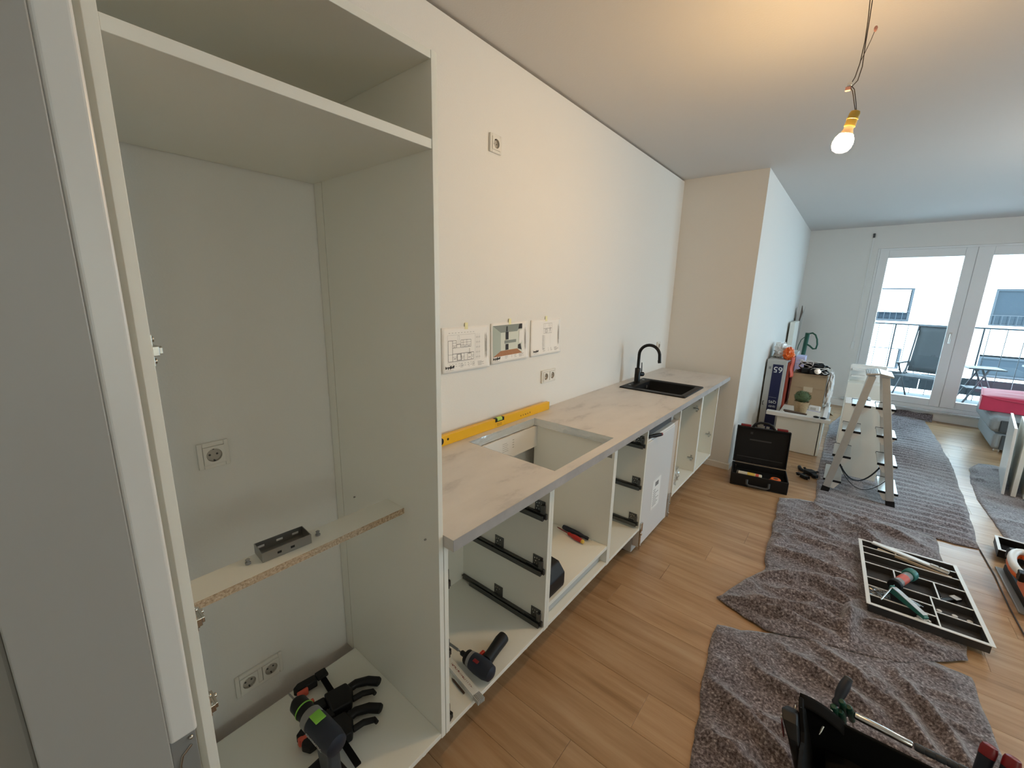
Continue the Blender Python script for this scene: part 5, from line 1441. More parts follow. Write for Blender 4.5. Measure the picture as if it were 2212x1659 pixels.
m = MB(); m.box(-0.31, -0.11, 0, 0.5, 0.13, 0.006); m.box(-0.31, -0.11, 0.006, -0.30, 0.13, 0.05); m.box(-0.30, 0.12, 0.006, 0.5, 0.13, 0.05); m.box(-0.30, -0.11, 0.006, 0.5, -0.10, 0.05)
m.build('tub', M_black, tyb, w=False)
m = MB(); m.box(-0.313, -0.113, 0.0502, -0.298, 0.133, 0.054); m.box(-0.298, 0.118, 0.0502, 0.5, 0.133, 0.054); m.box(-0.298, -0.113, 0.0502, 0.5, -0.100, 0.054)
m.build('rim', M_white, tyb, w=False)
for x in (-0.14, 0.02, 0.2):
    MB().box(x - 0.003, -0.0995, 0.0062, x + 0.003, 0.1175, 0.049).build('divider', M_lgray, tyb, w=False)

# ============================================================ TOOL CASE
kc = thing('tool_case', 'open black tool case with red latches standing in front of the wall corner', 'tool case', (0.803, 4.022, 0.0), rz=math.radians(10))
W_, D_, H_ = 0.444, 0.31, 0.115
m = MB(); m.box(0, 0, 0, W_, D_, 0.012); m.box(0, 0, 0.012, W_, 0.012, H_); m.box(0, D_ - 0.012, 0.012, W_, D_, H_); m.box(0, 0.012, 0.012, 0.012, D_ - 0.012, H_); m.box(W_ - 0.012, 0.012, 0.012, W_, D_ - 0.012, H_)
m.build('case_base', M_black, kc, w=False, bev=0.008)
LM = WM[kc.name] @ T(0, D_ + 0.001, H_ + 0.002) @ RX(math.radians(-8))
lid = MB(LM); lid.box(0.002, 0.045, 0.0, W_ - 0.002, 0.055, 0.352); lid.box(0.002, 0, 0, 0.012, 0.045, 0.352); lid.box(W_ - 0.012, 0, 0, W_ - 0.002, 0.045, 0.352); lid.box(0.012, 0, 0.342, W_ - 0.012, 0.045, 0.352); lid.box(0.012, 0, 0, W_ - 0.012, 0.045, 0.010)
lo_ = lid.build('lid', M_black, kc, bev=0.006)
rb = MB(LM); rb.box(0.12, 0.040, 0.22, 0.30, 0.0448, 0.232); rb.box(0.12, 0.040, 0.28, 0.14, 0.0448, 0.30); rb.box(0.03, 0.041, 0.05, 0.41, 0.0448, 0.056)
rb.build('lid_ribs', M_dgray, lo_)['kind'] = 'stuff'
for x in (0.03, W_ - 0.115):
    MB(LM).box(x, 0.004, 0.3525, x + 0.085, 0.050, 0.372).build('latch', M_dred, kc, bev=0.004, label='dark red latch')
hh = MB(LM); hh.tube([(0.13, 0.025, 0.3525), (0.15, 0.025, 0.385), (0.19, 0.025, 0.402), (0.25, 0.025, 0.402), (0.29, 0.025, 0.385), (0.31, 0.025, 0.3525)], 0.012, 10); hh.build('carry_handle', M_black, kc, smooth=True)
hf = MB(); hf.tube([(0.13, -0.006, 0.075), (0.13, -0.022, 0.040), (0.15, -0.028, 0.028), (0.28, -0.028, 0.028), (0.30, -0.022, 0.040), (0.30, -0.006, 0.075)], 0.011, 10); hf.build('front_handle', M_dgray, kc, w=False, smooth=True)
fo = MB(); fo.box(0.014, 0.014, 0.0125, W_ - 0.014, D_ - 0.014, 0.062); fo.build('insert', M_blackm, kc, w=False, bev=0.004)
KT = WM[kc.name]
def kp(x, y, z): return tuple(KT @ Vector((x, y, z)))
ct = thing('sealant_cartridge', 'cream sealant cartridge with yellow print lying in the open tool case', 'cartridge', M=along(kp(0.045, 0.085, 0.0885), kp(0.245, 0.075, 0.0885)))
MB().lathe([(0.012, 0), (0.024, 0.001), (0.0245, 0.195), (0.018, 0.20)], 18).build('tube', M_cream, ct, w=False, smooth=True)
MB().lathe([(0.0248, 0.085), (0.0248, 0.145)], 18).build('yellow_band', M_yhand, ct, w=False, smooth=True)
MB().lathe([(0.0248, 0.150), (0.0248, 0.175)], 18).build('red_band', M_cored, ct, w=False, smooth=True)
MB().lathe([(0.0255, 0.004), (0.0255, 0.012)], 18).build('black_band', M_black, ct, w=False, smooth=True)
nz_ = thing('nozzle', 'white plastic nozzle lying right of the sealant cartridge in the case', 'nozzle', M=along(kp(0.262, 0.085, 0.0735), kp(0.31, 0.05, 0.0935)))
MB().lathe([(0.011, 0), (0.010, 0.012), (0.004, 0.06), (0.003, 0.065)], 12).build('cone', M_white, nz_, w=False, smooth=True)
tm = thing('tape_measure', 'orange tape measure in the right part of the open tool case', 'tape measure', kp(0.350, 0.068, 0.0775), rz=math.radians(15))
MB().lathe([(0.036, 0), (0.040, 0.005), (0.040, 0.024), (0.036, 0.029)], 24).build('housing', M_orange, tm, w=False, smooth=True)
MB().box(-0.055, -0.036, 0.004, -0.012, -0.020, 0.026).build('nose', M_orange, tm, w=False, bev=0.003)
MB().lathe([(0.018, 0.0292), (0.018, 0.031), (0.015, 0.0315)], 20).build('centre_cap', M_brown, tm, w=False, smooth=True)
pcl = screwdriver('red handled knife lying along the front edge of the open tool case', kp(0.235, 0.045, 0.0735), kp(0.405, 0.036, 0.0735), 0.06, 0.0095, M_red, mend=M_white, sr=0.004, name='craft_knife')
wt_ = thing('steel_ruler', 'short steel ruler standing in the left end of the tool case', 'ruler', kp(0.03, 0.14, 0.0625), rz=math.radians(10))
MB().box(-0.006, -0.001, 0, 0.006, 0.001, 0.085).build('blade', M_steel, wt_, w=False)

# ============================================================ BAR CLAMP ON THE FLOOR
bar_clamp('black bar clamp lying on the bare floor left of the step ladder', (1.262, 4.64), math.radians(56), 0.27, 0.17, 1, group=None, base=0.0012, pad=M_black)

# ============================================================ STEP LADDER
ld_ = thing('step_ladder', 'aluminium double sided step ladder with black feet standing on the rippled blanket', 'ladder', (1.70, 4.66, 0.012))
def rail_ob(p0, p1, wx, wy, name, parent, mt, **k):
    p0 = Vector(p0); p1 = Vector(p1); z = (p1 - p0).normalized(); y = Vector((0, 1, 0)); y = (y - z * y.dot(z)).normalized(); x = y.cross(z)
    M = Matrix(((x.x, y.x, z.x, p0.x), (x.y, y.y, z.y, p0.y), (x.z, y.z, z.z, p0.z), (0, 0, 0, 1)))
    return MB(M).box(-wx / 2, -wy / 2, 0, wx / 2, wy / 2, (p1 - p0).length).build(name, mt, parent, **k), M
legs = {'ln': ((1.488, 4.425, 0.02), (1.648, 4.515, 1.06)), 'lf': ((1.535, 4.925, 0.02), (1.655, 4.745, 1.06)), 'rn': ((1.923, 4.440, 0.02), (1.733, 4.515, 1.06)), 'rf': ((1.903, 4.880, 0.02), (1.728, 4.745, 1.06))}
for kx, (a, b_) in legs.items():
    o, M = rail_ob(a, b_, 0.052, 0.024, 'side_rail', ld_, M_alu, bev=0.003)
    MB(M).box(-0.029, -0.0145, -0.016, 0.029, 0.0145, 0.035).build('foot', M_black, ld_, bev=0.003)
def lerp(k, z):
    a, b_ = Vector(legs[k][0]), Vector(legs[k][1]); return a.lerp(b_, (z - a.z) / (b_.z - a.z))
for n_, f_, s in (('ln', 'lf', -1), ('rn', 'rf', 1)):
    for z in (0.115, 0.345, 0.575, 0.805):
        p, q = lerp(n_, z), lerp(f_, z)
        x0, x1 = (p.x + q.x) / 2 - 0.062, (p.x + q.x) / 2 + 0.062
        m = MB(); m.box(x0, p.y + 0.0165, z - 0.012, x1, q.y - 0.0170, z)
        so = m.build('step', M_alu, ld_, bev=0.002)
        for yy in (p.y + 0.0126, q.y - 0.0165):
            MB().box(x0 - 0.002, yy, z - 0.0155, x1 + 0.002, yy + 0.0035, z + 0.003).build('step_edge', M_black, so)
        w_ = MB(); slabq(w_, [(x0 + 0.040, p.y + 0.018, z - 0.075), (x0 + 0.006, p.y + 0.018, z - 0.0160), (x1 - 0.006, p.y + 0.018, z - 0.0160), (x1 - 0.040, p.y + 0.018, z - 0.075)], 0.002)
        w_.build('step_bracket', M_lacq, so)
pf = MB(); slabq(pf, [(1.606, 4.47, 1.066), (1.690, 4.465, 1.080), (1.690, 4.795, 1.080), (1.606, 4.79, 1.066)], 0.014); pf.build('platform', M_alu, ld_, bev=0.003)
pf = MB(); slabq(pf, [(1.691, 4.465, 1.080), (1.778, 4.47, 1.062), (1.778, 4.79, 1.062), (1.691, 4.795, 1.080)], 0.014); pf.build('platform', M_alu, ld_, bev=0.003)
gr_ = MB()
for k in range(7): gr_.box(1.612 + k * 0.010, 4.48, 1.0825 + k * 0.00166, 1.616 + k * 0.010, 4.78, 1.0850 + k * 0.00166)
gr_.build('platform_grooves', M_gray, ld_)['kind'] = 'stuff'
def sag(p, q, d, n=16):
    p = Vector(p); q = Vector(q); return [tuple(p.lerp(q, i / n) - Vector((0, 0, d * 4 * (i / n) * (1 - i / n)))) for i in range(n + 1)]
MB().tube(sag((1.545, 4.47, 0.29), (1.865, 4.70, 0.325), 0.19), 0.006, 8).build('spreader_strap', M_black, ld_, smooth=True)
MB().tube(sag((1.545, 4.475, 0.28), (1.885, 4.55, 0.20), 0.17), 0.0028, 8).build('spreader_cord', M_black, ld_, smooth=True)

# ============================================================ CHEST WITH PLANT, BOXES BEHIND
cs = thing('white_chest', 'low white cabinet with an overhanging front board, beside the open tool case', 'cabinet', (1.17, 5.85, 0))
MB().box(0.955, 5.402, 0.004, 1.346, 5.420, 0.386).build('front_panel', M_mel, cs, bev=0.001)
MB().box(1.354, 5.412, 0.004, 1.374, 6.36, 0.400).build('side_panel', M_mel, cs, bev=0.001)
MB().box(0.955, 5.425, 0.004, 0.972, 6.36, 0.390).build('side_panel', M_mel, cs, bev=0.001)
MB().box(0.973, 6.34, 0.004, 1.353, 6.358, 0.390).build('back_panel', M_mel, cs)
MB().box(0.955, 5.455, 0.3905, 1.353, 6.36, 0.4085).build('top_panel', M_mel, cs, bev=0.001)
MB().box(0.845, 5.372, 0.387, 1.430, 5.454, 0.428).build('front_board', M_edge, cs, bev=0.002)
MB().box(1.355, 5.456, 0.4005, 1.395, 6.40, 0.432).build('side_board', M_edge, cs, bev=0.002)

tv = thing('television_carton', 'tall flat grey and navy television carton standing upside down against the wall', 'carton', (0.824, 6.5, 0))
MB().box(0.728, 5.80, 0.001, 0.930, 7.22, 0.958).build('carton', M_tvgrey, tv, bev=0.003)
pn = MB().box(0.792, 5.7975, 0.002, 0.898, 5.7995, 0.905).build('navy_panel', M_tvblue, tv, label='navy printed panel')
def carton_text(s, size, cx, z_top, mt):
    """upside down writing on the front face; z_top = its highest edge"""
    M = Matrix(((-1, 0, 0, cx), (0, 0, -1, 5.7970), (0, -1, 0, z_top), (0, 0, 0, 1)))
    text('lettering', s, mt, tv, size, M, align='CENTER')
carton_text('65', 0.098, 0.848, 0.895, M_white)
carton_text('Q95', 0.046, 0.843, 0.470, M_white)
carton_text('QLED', 0.028, 0.845, 0.405, M_white)
carton_text('______', 0.026, 0.838, 0.505, M_white)
m = MB(); m.box(0.79, 5.7965, 0.150, 0.812, 5.797, 0.165); m.box(0.83, 5.7965, 0.150, 0.852, 5.797, 0.168); m.box(0.786, 5.7965, 0.100, 0.81, 5.797, 0.13); m.box(0.825, 5.7965, 0.100, 0.86, 5.797, 0.13)
m.build('small_print', M_lgray, tv)['kind'] = 'stuff'
m = MB(); m.box(0.752, 5.7960, 0.845, 0.776, 5.7998, 0.875); m.build('clip', M_gray, tv, bev=0.002)
m = MB(); m.box(0.742, 5.7965, 0.395, 0.748, 5.7998, 0.445); m.box(0.748, 5.7965, 0.395, 0.757, 5.7998, 0.401); m.box(0.748, 5.7965, 0.439, 0.757, 5.7998, 0.445); m.build('hand_hole_rim', M_black, tv)
rd = thing('red_carton', 'narrow rust red carton standing between the television carton and the cardboard box', 'carton', (0.9425, 6.3, 0))
MB().box(0.932, 5.86, 0.001, 0.953, 6.70, 0.93).build('carton', M_rust, rd, bev=0.002)
lv_ = thing('lavender_carton', 'lavender blue carton with white print standing behind the cardboard box', 'carton', (1.0, 6.52, 0))
MB().box(0.956, 6.42, 0.001, 1.055, 6.68, 0.955).build('carton', M_lav, lv_, bev=0.002)
m = MB()
for k in range(5): m.box(0.957 + k * 0.012, 6.4185, 0.55, 0.963 + k * 0.012, 6.4198, 0.76 - 0.02 * k)
m.build('white_print', M_white, lv_)['kind'] = 'stuff'
t, o = crumple('carrier_bag', 'crumpled white plastic bag lying on top of the television carton', 'plastic bag', (0.815, 6.14, 1.045), (0.085, 0.17, 0.09), M_bag, 4.4, 0.45, lo=0.9595)
ob = thing('orange_bag', 'orange plastic bag stuffed behind the television carton, hanging over its edge', 'plastic bag', (0.925, 5.88, 0.80))
crumple('', '', '', (0.918, 5.955, 1.02), (0.055, 0.085, 0.085), M_orange, 8.1, 0.4, part='bag_top', parent=ob, n=22, lo=0.9595)
m = MB(); m.grid(lambda u, v: (0.9595 + 0.012 * math.sin(v * 9) * v + 0.028 * math.sin(u * math.pi), 5.868 + 0.075 * u, 1.0 - 0.24 * v), 8, 14); m.build('bag_flap', M_cored, ob, solid=0.004, smooth=True)

cbx = thing('cardboard_box', 'brown cardboard box heaped with cables standing on the low white cabinet', 'cardboard box', (1.152, 6.12, 0.409))
BX0, BX1, BY0, BY1, BZ = 0.988, 1.322, 5.95, 6.29, 0.409
m = MB(); m.box(BX0, BY0, BZ + 0.0003, BX1, BY1, BZ + 0.005)
m.box(BX0, BY0, BZ + 0.005, BX1, BY0 + 0.004, BZ + 0.40); m.box(BX0, BY1 - 0.004, BZ + 0.005, BX1, BY1, BZ + 0.40)
m.box(BX0, BY0 + 0.004, BZ + 0.005, BX0 + 0.004, BY1 - 0.004, BZ + 0.40); m.box(BX1 - 0.004, BY0 + 0.004, BZ + 0.005, BX1, BY1 - 0.004, BZ + 0.40)
m.build('box', M_card, cbx)
m = MB(); m.box(BX0 + 0.002, BY0 - 0.005, BZ + 0.235, BX1 - 0.002, BY0 - 0.0005, BZ + 0.395); m.build('outer_flap', M_card, cbx, bev=0.001)
m = MB(); m.box(BX0 + 0.13, BY0 - 0.0062, BZ + 0.19, BX0 + 0.22, BY0 - 0.0052, BZ + 0.25); m.build('packing_tape', M_tan, cbx)
m = MB(); slabq(m, [(BX0 + 0.12, BY0 - 0.001, BZ + 0.398), (BX1 + 0.02, BY0 - 0.001, BZ + 0.398), (BX1 + 0.03, BY0 - 0.055, BZ + 0.405), (BX0 + 0.14, BY0 - 0.035, BZ + 0.403)], 0.004); m.build('top_flap', M_card, cbx)
random.seed(31)
def tangle(name, label, cx, cy, cz, rx, ry, rz_, r, mt, n, seed, grp=None):
    rs = np.random.RandomState(seed)
    t = thing(name, label, 'cable', (cx, cy, cz), group=grp)
    pts = []
    ph = rs.uniform(0, 6.28, 6)
    for i in range(n * 14):
        a = i / 14 * 2 * math.pi
        k = 0.72 + 0.28 * math.sin(a * 0.37 + ph[0])
        pts.append((rx * k * math.cos(a + ph[1]) + 0.02 * math.sin(a * 1.7 + ph[2]), ry * k * math.sin(a + ph[3]), rz_ * (0.5 + 0.5 * math.sin(a * 0.61 + ph[4])) + r))
    MB().tube(pts, r, 6).build('cable', mt, t, w=False, smooth=True)
    e = Vector(pts[-1])
    MB().box(e.x - 0.008, e.y - 0.012, e.z - 0.006, e.x + 0.008, e.y + 0.012, e.z + 0.006).build('plug', mt, t, w=False, bev=0.002)
    return t
tangle('cable', 'black coiled cable heaped on the cardboard box', 1.15, 6.10, 0.80, 0.14, 0.10, 0.12, 0.008, M_black, 6, 1)
tangle('cable', 'thick black cable lying over the right rim of the cardboard box', 1.24, 6.06, 0.81, 0.10, 0.08, 0.09, 0.009, M_black, 5, 2)
tangle('cable', 'thin white cable looping above the cardboard box', 1.12, 6.05, 0.845, 0.14, 0.06, 0.11, 0.0036, M_bag, 4, 3)
tangle('cable', 'white cable hanging over the front right corner of the cardboard box', 1.27, 6.0, 0.82, 0.075, 0.06, 0.07, 0.0035, M_bag, 3, 5)
for i, (x, y, z, s, lb, mt) in enumerate(((1.10, 6.02, 0.812, (0.09, 0.06, 0.06), 'black power brick on the left of the cable heap', M_black), (1.20, 6.00, 0.812, (0.11, 0.06, 0.045), 'long black power brick at the front of the cable heap', M_black), (1.16, 6.16, 0.812, (0.16, 0.09, 0.105), 'large black box at the back of the cable heap', M_blackm))):
    t = thing('power_brick', lb, 'power adapter', (x, y, z), rz=0.3 - i * 0.35)
    MB().box(-s[0] / 2, -s[1] / 2, 0, s[0] / 2, s[1] / 2, s[2]).build('housing', mt, t, w=False, bev=0.008, seg=3)
    MB().tube([(s[0] / 2 - 0.002, 0, s[2] / 2), (s[0] / 2 + 0.03, 0.01, s[2] / 2 + 0.01), (s[0] / 2 + 0.05, 0.04, s[2] / 2 - 0.015)], 0.003, 6).build('lead', mt, t, w=False, smooth=True)
cs_ = thing('spotlight', 'black clip spotlight with silver rim among the cables', 'lamp', (1.215, 5.985, 0.845), rz=math.radians(20))
MB().lathe([(0.012, -0.06), (0.030, -0.045), (0.036, 0.02), (0.036, 0.024)], 18, RX(math.radians(72)) @ T(0, 0, 0.0)).build('shade', M_dgray, cs_, w=False, smooth=True)
MB().lathe([(0.030, 0.0242), (0.034, 0.028), (0.020, 0.030)], 18, RX(math.radians(72))).build('silver_rim', M_nick, cs_, w=False, smooth=True)
t, o = crumple('white_bag', 'white plastic bag squeezed between the cardboard box and the cabinet edge', 'plastic bag', (1.362, 6.14, 0.62), (0.032, 0.13, 0.21), M_bag, 13.0, 0.35, lo=0.4325)

pt_ = thing('potted_plant', 'small round green plant in a woven basket on the low white cabinet', 'plant', (1.143, 5.60, 0.4088))
MB().lathe([(0.050, 0), (0.054, 0.004), (0.072, 0.120), (0.075, 0.135), (0.069, 0.137), (0.066, 0.125)], 24).build('basket', M_basket, pt_, w=False, smooth=True)
m = MB(); rs = np.random.RandomState(4)
for k in range(520):
    v = rs.normal(size=3); v /= np.linalg.norm(v); rr_ = 0.070 * (0.75 + 0.25 * rs.rand())
    p = Vector((v[0] * rr_ * 1.08, v[1] * rr_ * 1.08, 0.190 + v[2] * rr_ * 0.85)); d_ = Vector(v); s_ = 0.010
    tt_ = d_.orthogonal().normalized() * s_ * 0.45; 
    m.add([p - tt_, p + tt_, p + d_ * s_ * 1.6 + Vector((0, 0, 0.003))], [(0, 1, 2)])
m.build('leaves', M_leaf, pt_, w=False)['kind'] = 'stuff'
mm = MB(); mm.ball((0, 0, 0.188), 0.070, (1.05, 1.05, 0.85), 18, 12); mm.build('foliage_core', M_leaf, pt_, w=False, smooth=True)
wb_ = thing('white_case', 'small white plastic case on the low cabinet, right of the plant', 'case', (1.262, 5.84, 0.4088), rz=math.radians(-8))
MB().prism([(-0.055, -0.03), (0.055, -0.03), (0.055, 0.03), (-0.055, 0.03)], 0.0, 0.058).build('shell', M_bag, wb_, w=False, bev=0.010, seg=3)
MB().box(-0.035, -0.0312, 0.012, 0.02, -0.0301, 0.044).build('label_panel', M_lgray, wb_, w=False)
MB().box(-0.06, -0.035, 0.0, 0.07, -0.0315, 0.006).build('blue_sheet', M_lav, wb_, w=False)
br_ = thing('hand_brush', 'dark brown hand brush lying near the front of the low cabinet', 'brush', (1.105, 5.495, 0.409), rz=math.radians(-14))
MB().prism([(-0.115, -0.012), (-0.06, -0.022), (0.03, -0.02), (0.115, -0.009), (0.115, 0.009), (0.03, 0.02), (-0.06, 0.022), (-0.115, 0.014)], 0.014, 0.032).build('back', M_brown, br_, w=False, bev=0.004)
MB().prism([(-0.10, -0.012), (0.02, -0.015), (0.02, 0.015), (-0.10, 0.012)], 0.0, 0.0138).build('bristles', M_black, br_, w=False)
sg = thing('sunglasses', 'pair of dark sunglasses lying at the right end of the front board', 'glasses', (1.335, 5.415, 0.4285), rz=math.radians(-8))
for s in (-0.032, 0.030):
    l_ = MB().lathe([(0.024, 0), (0.027, 0.004), (0.024, 0.010), (0.014, 0.014)], 16, T(s, 0, 0.002)).build('lens', M_tapblk, sg, w=False, smooth=True)
MB().tube([(-0.012, 0, 0.010), (0, 0.002, 0.013), (0.010, 0, 0.010)], 0.002, 6).build('bridge', M_black, sg, w=False, smooth=True)
for s in (-0.058, 0.058):
    MB().tube([(s, 0.006, 0.008), (s * 0.98, 0.03, 0.006), (s * 0.9, 0.036, 0.003)], 0.002, 6).build('temple', M_black, sg, w=False, smooth=True)

gt = thing('grass_trimmer', 'dark green grass trimmer with loop handle standing behind the cardboard box', 'trimmer', (0.985, 6.86, 0.001))
MB().tube([(-0.006, 0, 0.0), (0.0, 0, 0.6), (0.018, -0.02, 1.08), (0.026, -0.03, 1.235)], [0.022, 0.022, 0.026, 0.028], 12).build('shaft', M_dgreen, gt, w=False, smooth=True)
pts = [(0.036 + 0.070 * u_, -0.03, z_) for u_, z_ in ((0, 1.225), (0.6, 1.238), (1.1, 1.215), (1.45, 1.16), (1.62, 1.09), (1.5, 1.035), (1.05, 1.030), (0.5, 1.065), (0.0, 1.085))]
MB().tube(pts, 0.011, 10).build('loop_handle', M_dgreen, gt, w=False, smooth=True)
MB().tube([(0.01, -0.03, 1.19), (-0.035, -0.035, 1.14), (-0.055, -0.04, 1.06), (-0.06, -0.04, 1.0)], 0.005, 8).build('power_lead', M_dgreen, gt, w=False, smooth=True)
MB().lathe([(0.028, 0.0), (0.032, 0.01), (0.032, 0.05), (0.028, 0.06)], 14, T(-0.006, 0, 0.0)).build('head', M_black, gt, w=False, smooth=True)
wp = thing('white_board', 'tall white board leaning in the room corner beside the pier wall', 'board', (0.775, 7.75, 0))
MB().box(0.735, 7.45, 0.001, 0.798, 8.05, 1.34).build('panel', M_mel, wp, bev=0.002)
bp_ = thing('brown_board', 'dark brown sheet standing behind the white board in the corner', 'board', (0.76, 8.2, 0))
m = MB(); slabq(m, [(0.732, 8.10, 0.001), (0.732, 8.42, 0.001), (0.80, 8.42, 1.44), (0.80, 8.10, 1.58)], -0.008); m.build('sheet', M_brown, bp_)
m = MB(); slabq(m, [(0.745, 8.095, 0.001), (0.775, 8.09, 0.001), (0.84, 8.09, 1.58), (0.80, 8.095, 1.36)], 0.006); m.build('front_sheet', M_lgray, bp_)

# two white cabinet carcasses behind the ladder
w1 = thing('white_carcass', 'large white cabinet carcass standing right behind the step ladder', 'cabinet', (1.67, 5.15, 0.008))
MB().box(1.513, 4.985, 0.008, 1.843, 5.30, 0.712).build('panel_box', M_mel, w1, bev=0.002)
MB().box(1.514, 4.984, 0.7122, 1.842, 5.301, 0.719).build('top_board', M_lacq, w1, bev=0.001)
w2 = thing('white_carcass', 'farther white cabinet carcass with open slats behind the large one', 'cabinet', (1.67, 6.32, 0.008))
MB().box(1.515, 6.18, 0.008, 1.845, 6.45, 0.735).build('panel_box', M_mel, w2, bev=0.002)
MB().box(1.515, 6.42, 0.736, 1.845, 6.45, 0.93).build('back_panel', M_lacq, w2, bev=0.001)
for z in (0.79, 0.865):
    MB().box(1.535, 6.30, z, 1.66, 6.419, z + 0.018).build('slat', M_lacq, w2, bev=0.002)
MB().box(1.515, 6.36, 0.736, 1.532, 6.4195, 0.93).build('upright', M_lacq, w2, bev=0.001)
ck_ = thing('sealant_tube', 'small white sealant tube lying on the carcass behind the ladder', 'tube', M=along((1.615, 5.05, 0.7425), (1.70, 5.24, 0.7425)))
MB().lathe([(0.012, 0), (0.022, 0.012), (0.023, 0.17), (0.006, 0.175), (0.005, 0.205)], 14).build('tube', M_lgray, ck_, w=False, smooth=True)
MB().lathe([(0.0233, 0.05), (0.0233, 0.11)], 14).build('label_band', M_slate, ck_, w=False, smooth=True)
pp = thing('cardboard_sheet', 'small open brown carton lying on the floor by the far wall', 'cardboard', (1.30, 7.72, 0.0012))
m = MB(); slabq(m, [(-0.10, -0.12, 0), (0.14, -0.12, 0), (0.14, 0.1, 0.0), (-0.10, 0.1, 0.0)], 0.004); m.build('base', M_card, pp, w=False)
m = MB(); slabq(m, [(-0.10, -0.12, 0.005), (0.02, -0.12, 0.09), (0.02, 0.1, 0.09), (-0.10, 0.1, 0.005)], 0.004); m.build('flap', M_card, pp, w=False)
m = MB(); slabq(m, [(0.14, -0.12, 0.005), (0.02, -0.12, 0.095), (0.02, 0.1, 0.095), (0.14, 0.1, 0.005)], 0.004); m.build('flap', M_card, pp, w=False)
bx2 = thing('white_carton', 'flat white carton on the floor between low cabinet and far wall', 'carton', (1.28, 7.25, 0.0))
MB().box(1.12, 7.05, 0.001, 1.40, 7.45, 0.16).build('carton', M_bag, bx2, bev=0.004)
MB().box(1.24, 7.04, 0.1605, 1.28, 7.46, 0.162).build('packing_tape', M_tan, bx2)

# ============================================================ SOFA, CUSHION, BOARDS AT THE RIGHT
sf = thing('sofa', 'grey chaise sofa end with shade painted on its front near the balcony window', 'sofa', (3.5, 7.62, 0))
SM = T(2.90, 6.98, 0) @ RZ(math.radians(-3))
MB(SM).box(0.0, 0.03, 0.035, 1.4, 1.12, 0.235).build('base', M_sofa, sf, bev=0.045, seg=4)
MB(SM).box(-0.055, 0.0, 0.237, 1.42, 1.14, 0.425).build('seat_cushion', M_sofa, sf, bev=0.075, seg=5)
MB(SM).box(0.02, -0.018, 0.258, 1.36, 0.016, 0.390).build('front_panel', M_sofad, sf, bev=0.012, seg=3)  # sheet over the seat front, shade painted as darker fabric
MB(SM).box(0.06, 0.014, 0.05, 1.36, 0.038, 0.215).build('front_base_shade', M_sofad, sf, bev=0.009, seg=2)  # same painted shade on the front of the base
for (x, y) in ((0.065, 0.10), (0.065, 1.05), (1.3, 0.10), (1.3, 1.05)):
    MB(SM).lathe([(0.025, 0), (0.03, 0.01), (0.03, 0.036)], 12, T(x, y, 0)).build('foot', M_nick, sf, smooth=True)
rc = thing('red_cushion', 'thick red seat cushion lying on the grey sofa', 'cushion', (3.4, 7.8, 0.426))
CM = T(2.79, 7.31, 0) @ RZ(math.radians(-9)) @ T(-2.80, -7.40, 0)
m = MB(CM)
def cush(u, v, top):
    e = (1 - (2 * u - 1) ** 10) * (1 - (2 * v - 1) ** 10)
    wv = 0.010 * noise.noise(Vector((u * 5, v * 5, top)))
    return (2.80 + 1.15 * u + 0.01 * noise.noise(Vector((v * 4, u * 3, 1))), 7.40 + 0.72 * v + 0.014 * noise.noise(Vector((u * 5, v, 2))), (0.600 + 0.018 * e * 1.2 + wv * e if top else 0.455))
n = 20
loops = []
nu = nv = 20
vt = [cush(i / nu, j / nv, 1) for i in range(nu + 1) for j in range(nv + 1)]
vb = [cush(i / nu, j / nv, 0) for i in range(nu + 1) for j in range(nv + 1)]
K = (nu + 1) * (nv + 1)
fs = []
for i in range(nu):
    for j in range(nv):
        a = i * (nv + 1) + j
        fs.append((a, a + nv + 1, a + nv + 2, a + 1)); fs.append((K + a, K + a + 1, K + a + nv + 2, K + a + nv + 1))
bd = [(i, 0) for i in range(nu)] + [(nu, j) for j in range(nv)] + [(nu - i, nv) for i in range(nu)] + [(0, nv - j) for j in range(nv)]
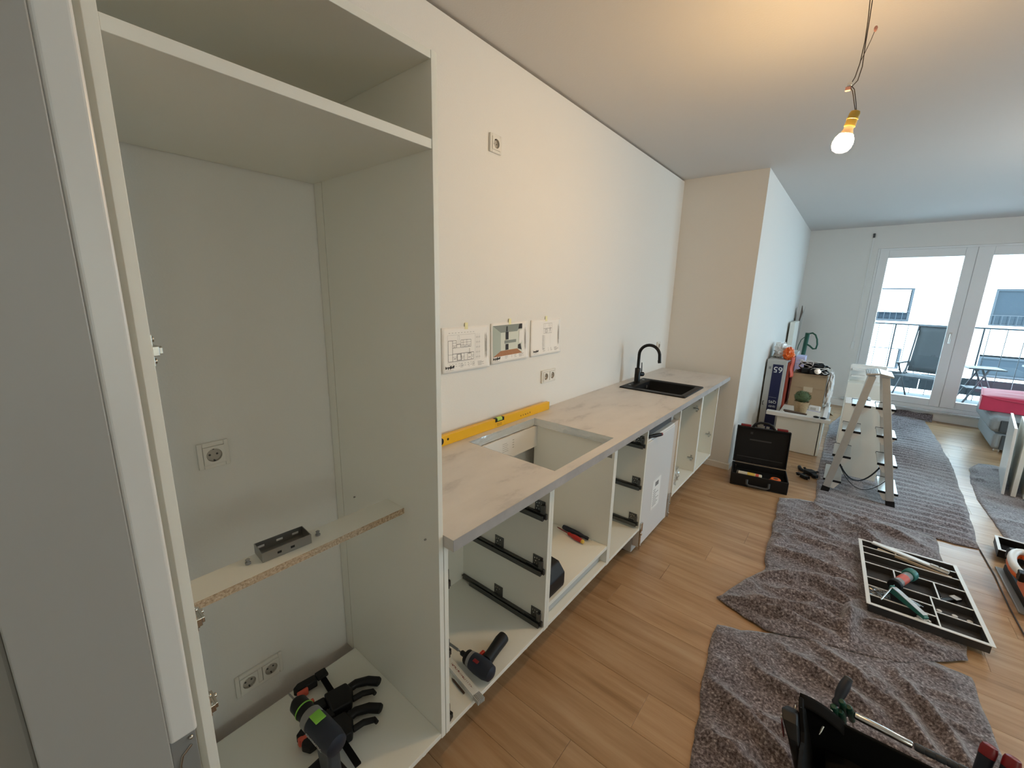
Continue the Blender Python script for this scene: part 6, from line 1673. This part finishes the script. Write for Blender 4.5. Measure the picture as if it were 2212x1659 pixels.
for k in range(len(bd)):
    a = bd[k][0] * (nv + 1) + bd[k][1]; b_ = bd[(k + 1) % len(bd)]; b_ = b_[0] * (nv + 1) + b_[1]
    fs.append((a, K + a, K + b_, b_))
m.add(vt + [(p[0], p[1], 0.4268) for p in vb], fs)
m.build('cushion_body', M_redf, rc, bev=0.012, seg=3)
pi = MB(CM); pi.tube([(2.80, 7.40, 0.600), (2.95, 7.395, 0.578), (3.2, 7.39, 0.565), (3.5, 7.392, 0.585), (3.95, 7.40, 0.60)], 0.008, 8); pi.build('piping', M_redf, rc, smooth=True)
pi = MB(CM); pi.tube([(2.80, 7.41, 0.60), (2.795, 7.7, 0.605), (2.80, 8.12, 0.60)], 0.008, 8); pi.build('piping', M_redf, rc, smooth=True)
PMx = T(2.713, 5.43, 0.012) @ RZ(math.radians(-9))
for i, (x, w_, lean, z, dep, lb, mt) in enumerate(((0.0, 0.019, -0.030, 0.605, 0.80, 'leftmost of the white boards leaning at the right edge', M_lacq), (0.055, 0.030, -0.012, 0.590, 0.80, 'second white board from the left leaning at the right edge', M_mel), (0.125, 0.45, 0.0, 0.56, 0.70, 'grey shaded white board furthest right at the right edge', M_mel))):
    PM = PMx @ T(x, 0.0, 0)
    t = thing('white_plank', lb, 'board', M=PM)
    m = MB()
    m.add([(0, 0, 0), (w_, 0, 0), (w_, dep, 0), (0, dep, 0), (lean, 0.01, z), (lean + w_, 0.01, z), (lean + w_, dep, z), (lean, dep, z)],
          [(0, 3, 2, 1), (4, 5, 6, 7), (0, 1, 5, 4), (1, 2, 6, 5), (2, 3, 7, 6), (3, 0, 4, 7)])
    m.build('board', mt, t, w=False, bev=0.002)
bb_ = thing('dark_bag', 'dark bag standing on the blanket beside the leaning white boards', 'bag', (2.96, 5.22, 0.012))
m = MB(); m.prism([(-0.10, -0.10), (0.25, -0.12), (0.25, 0.10), (-0.08, 0.10)], 0.0, 0.24); m.build('body', M_blackm, bb_, w=False, bev=0.03, seg=3)
MB().tube([(-0.06, 0, 0.24), (-0.03, 0.0, 0.30), (0.08, 0, 0.32), (0.16, 0, 0.24)], 0.01, 8).build('strap', M_black, bb_, w=False, smooth=True)
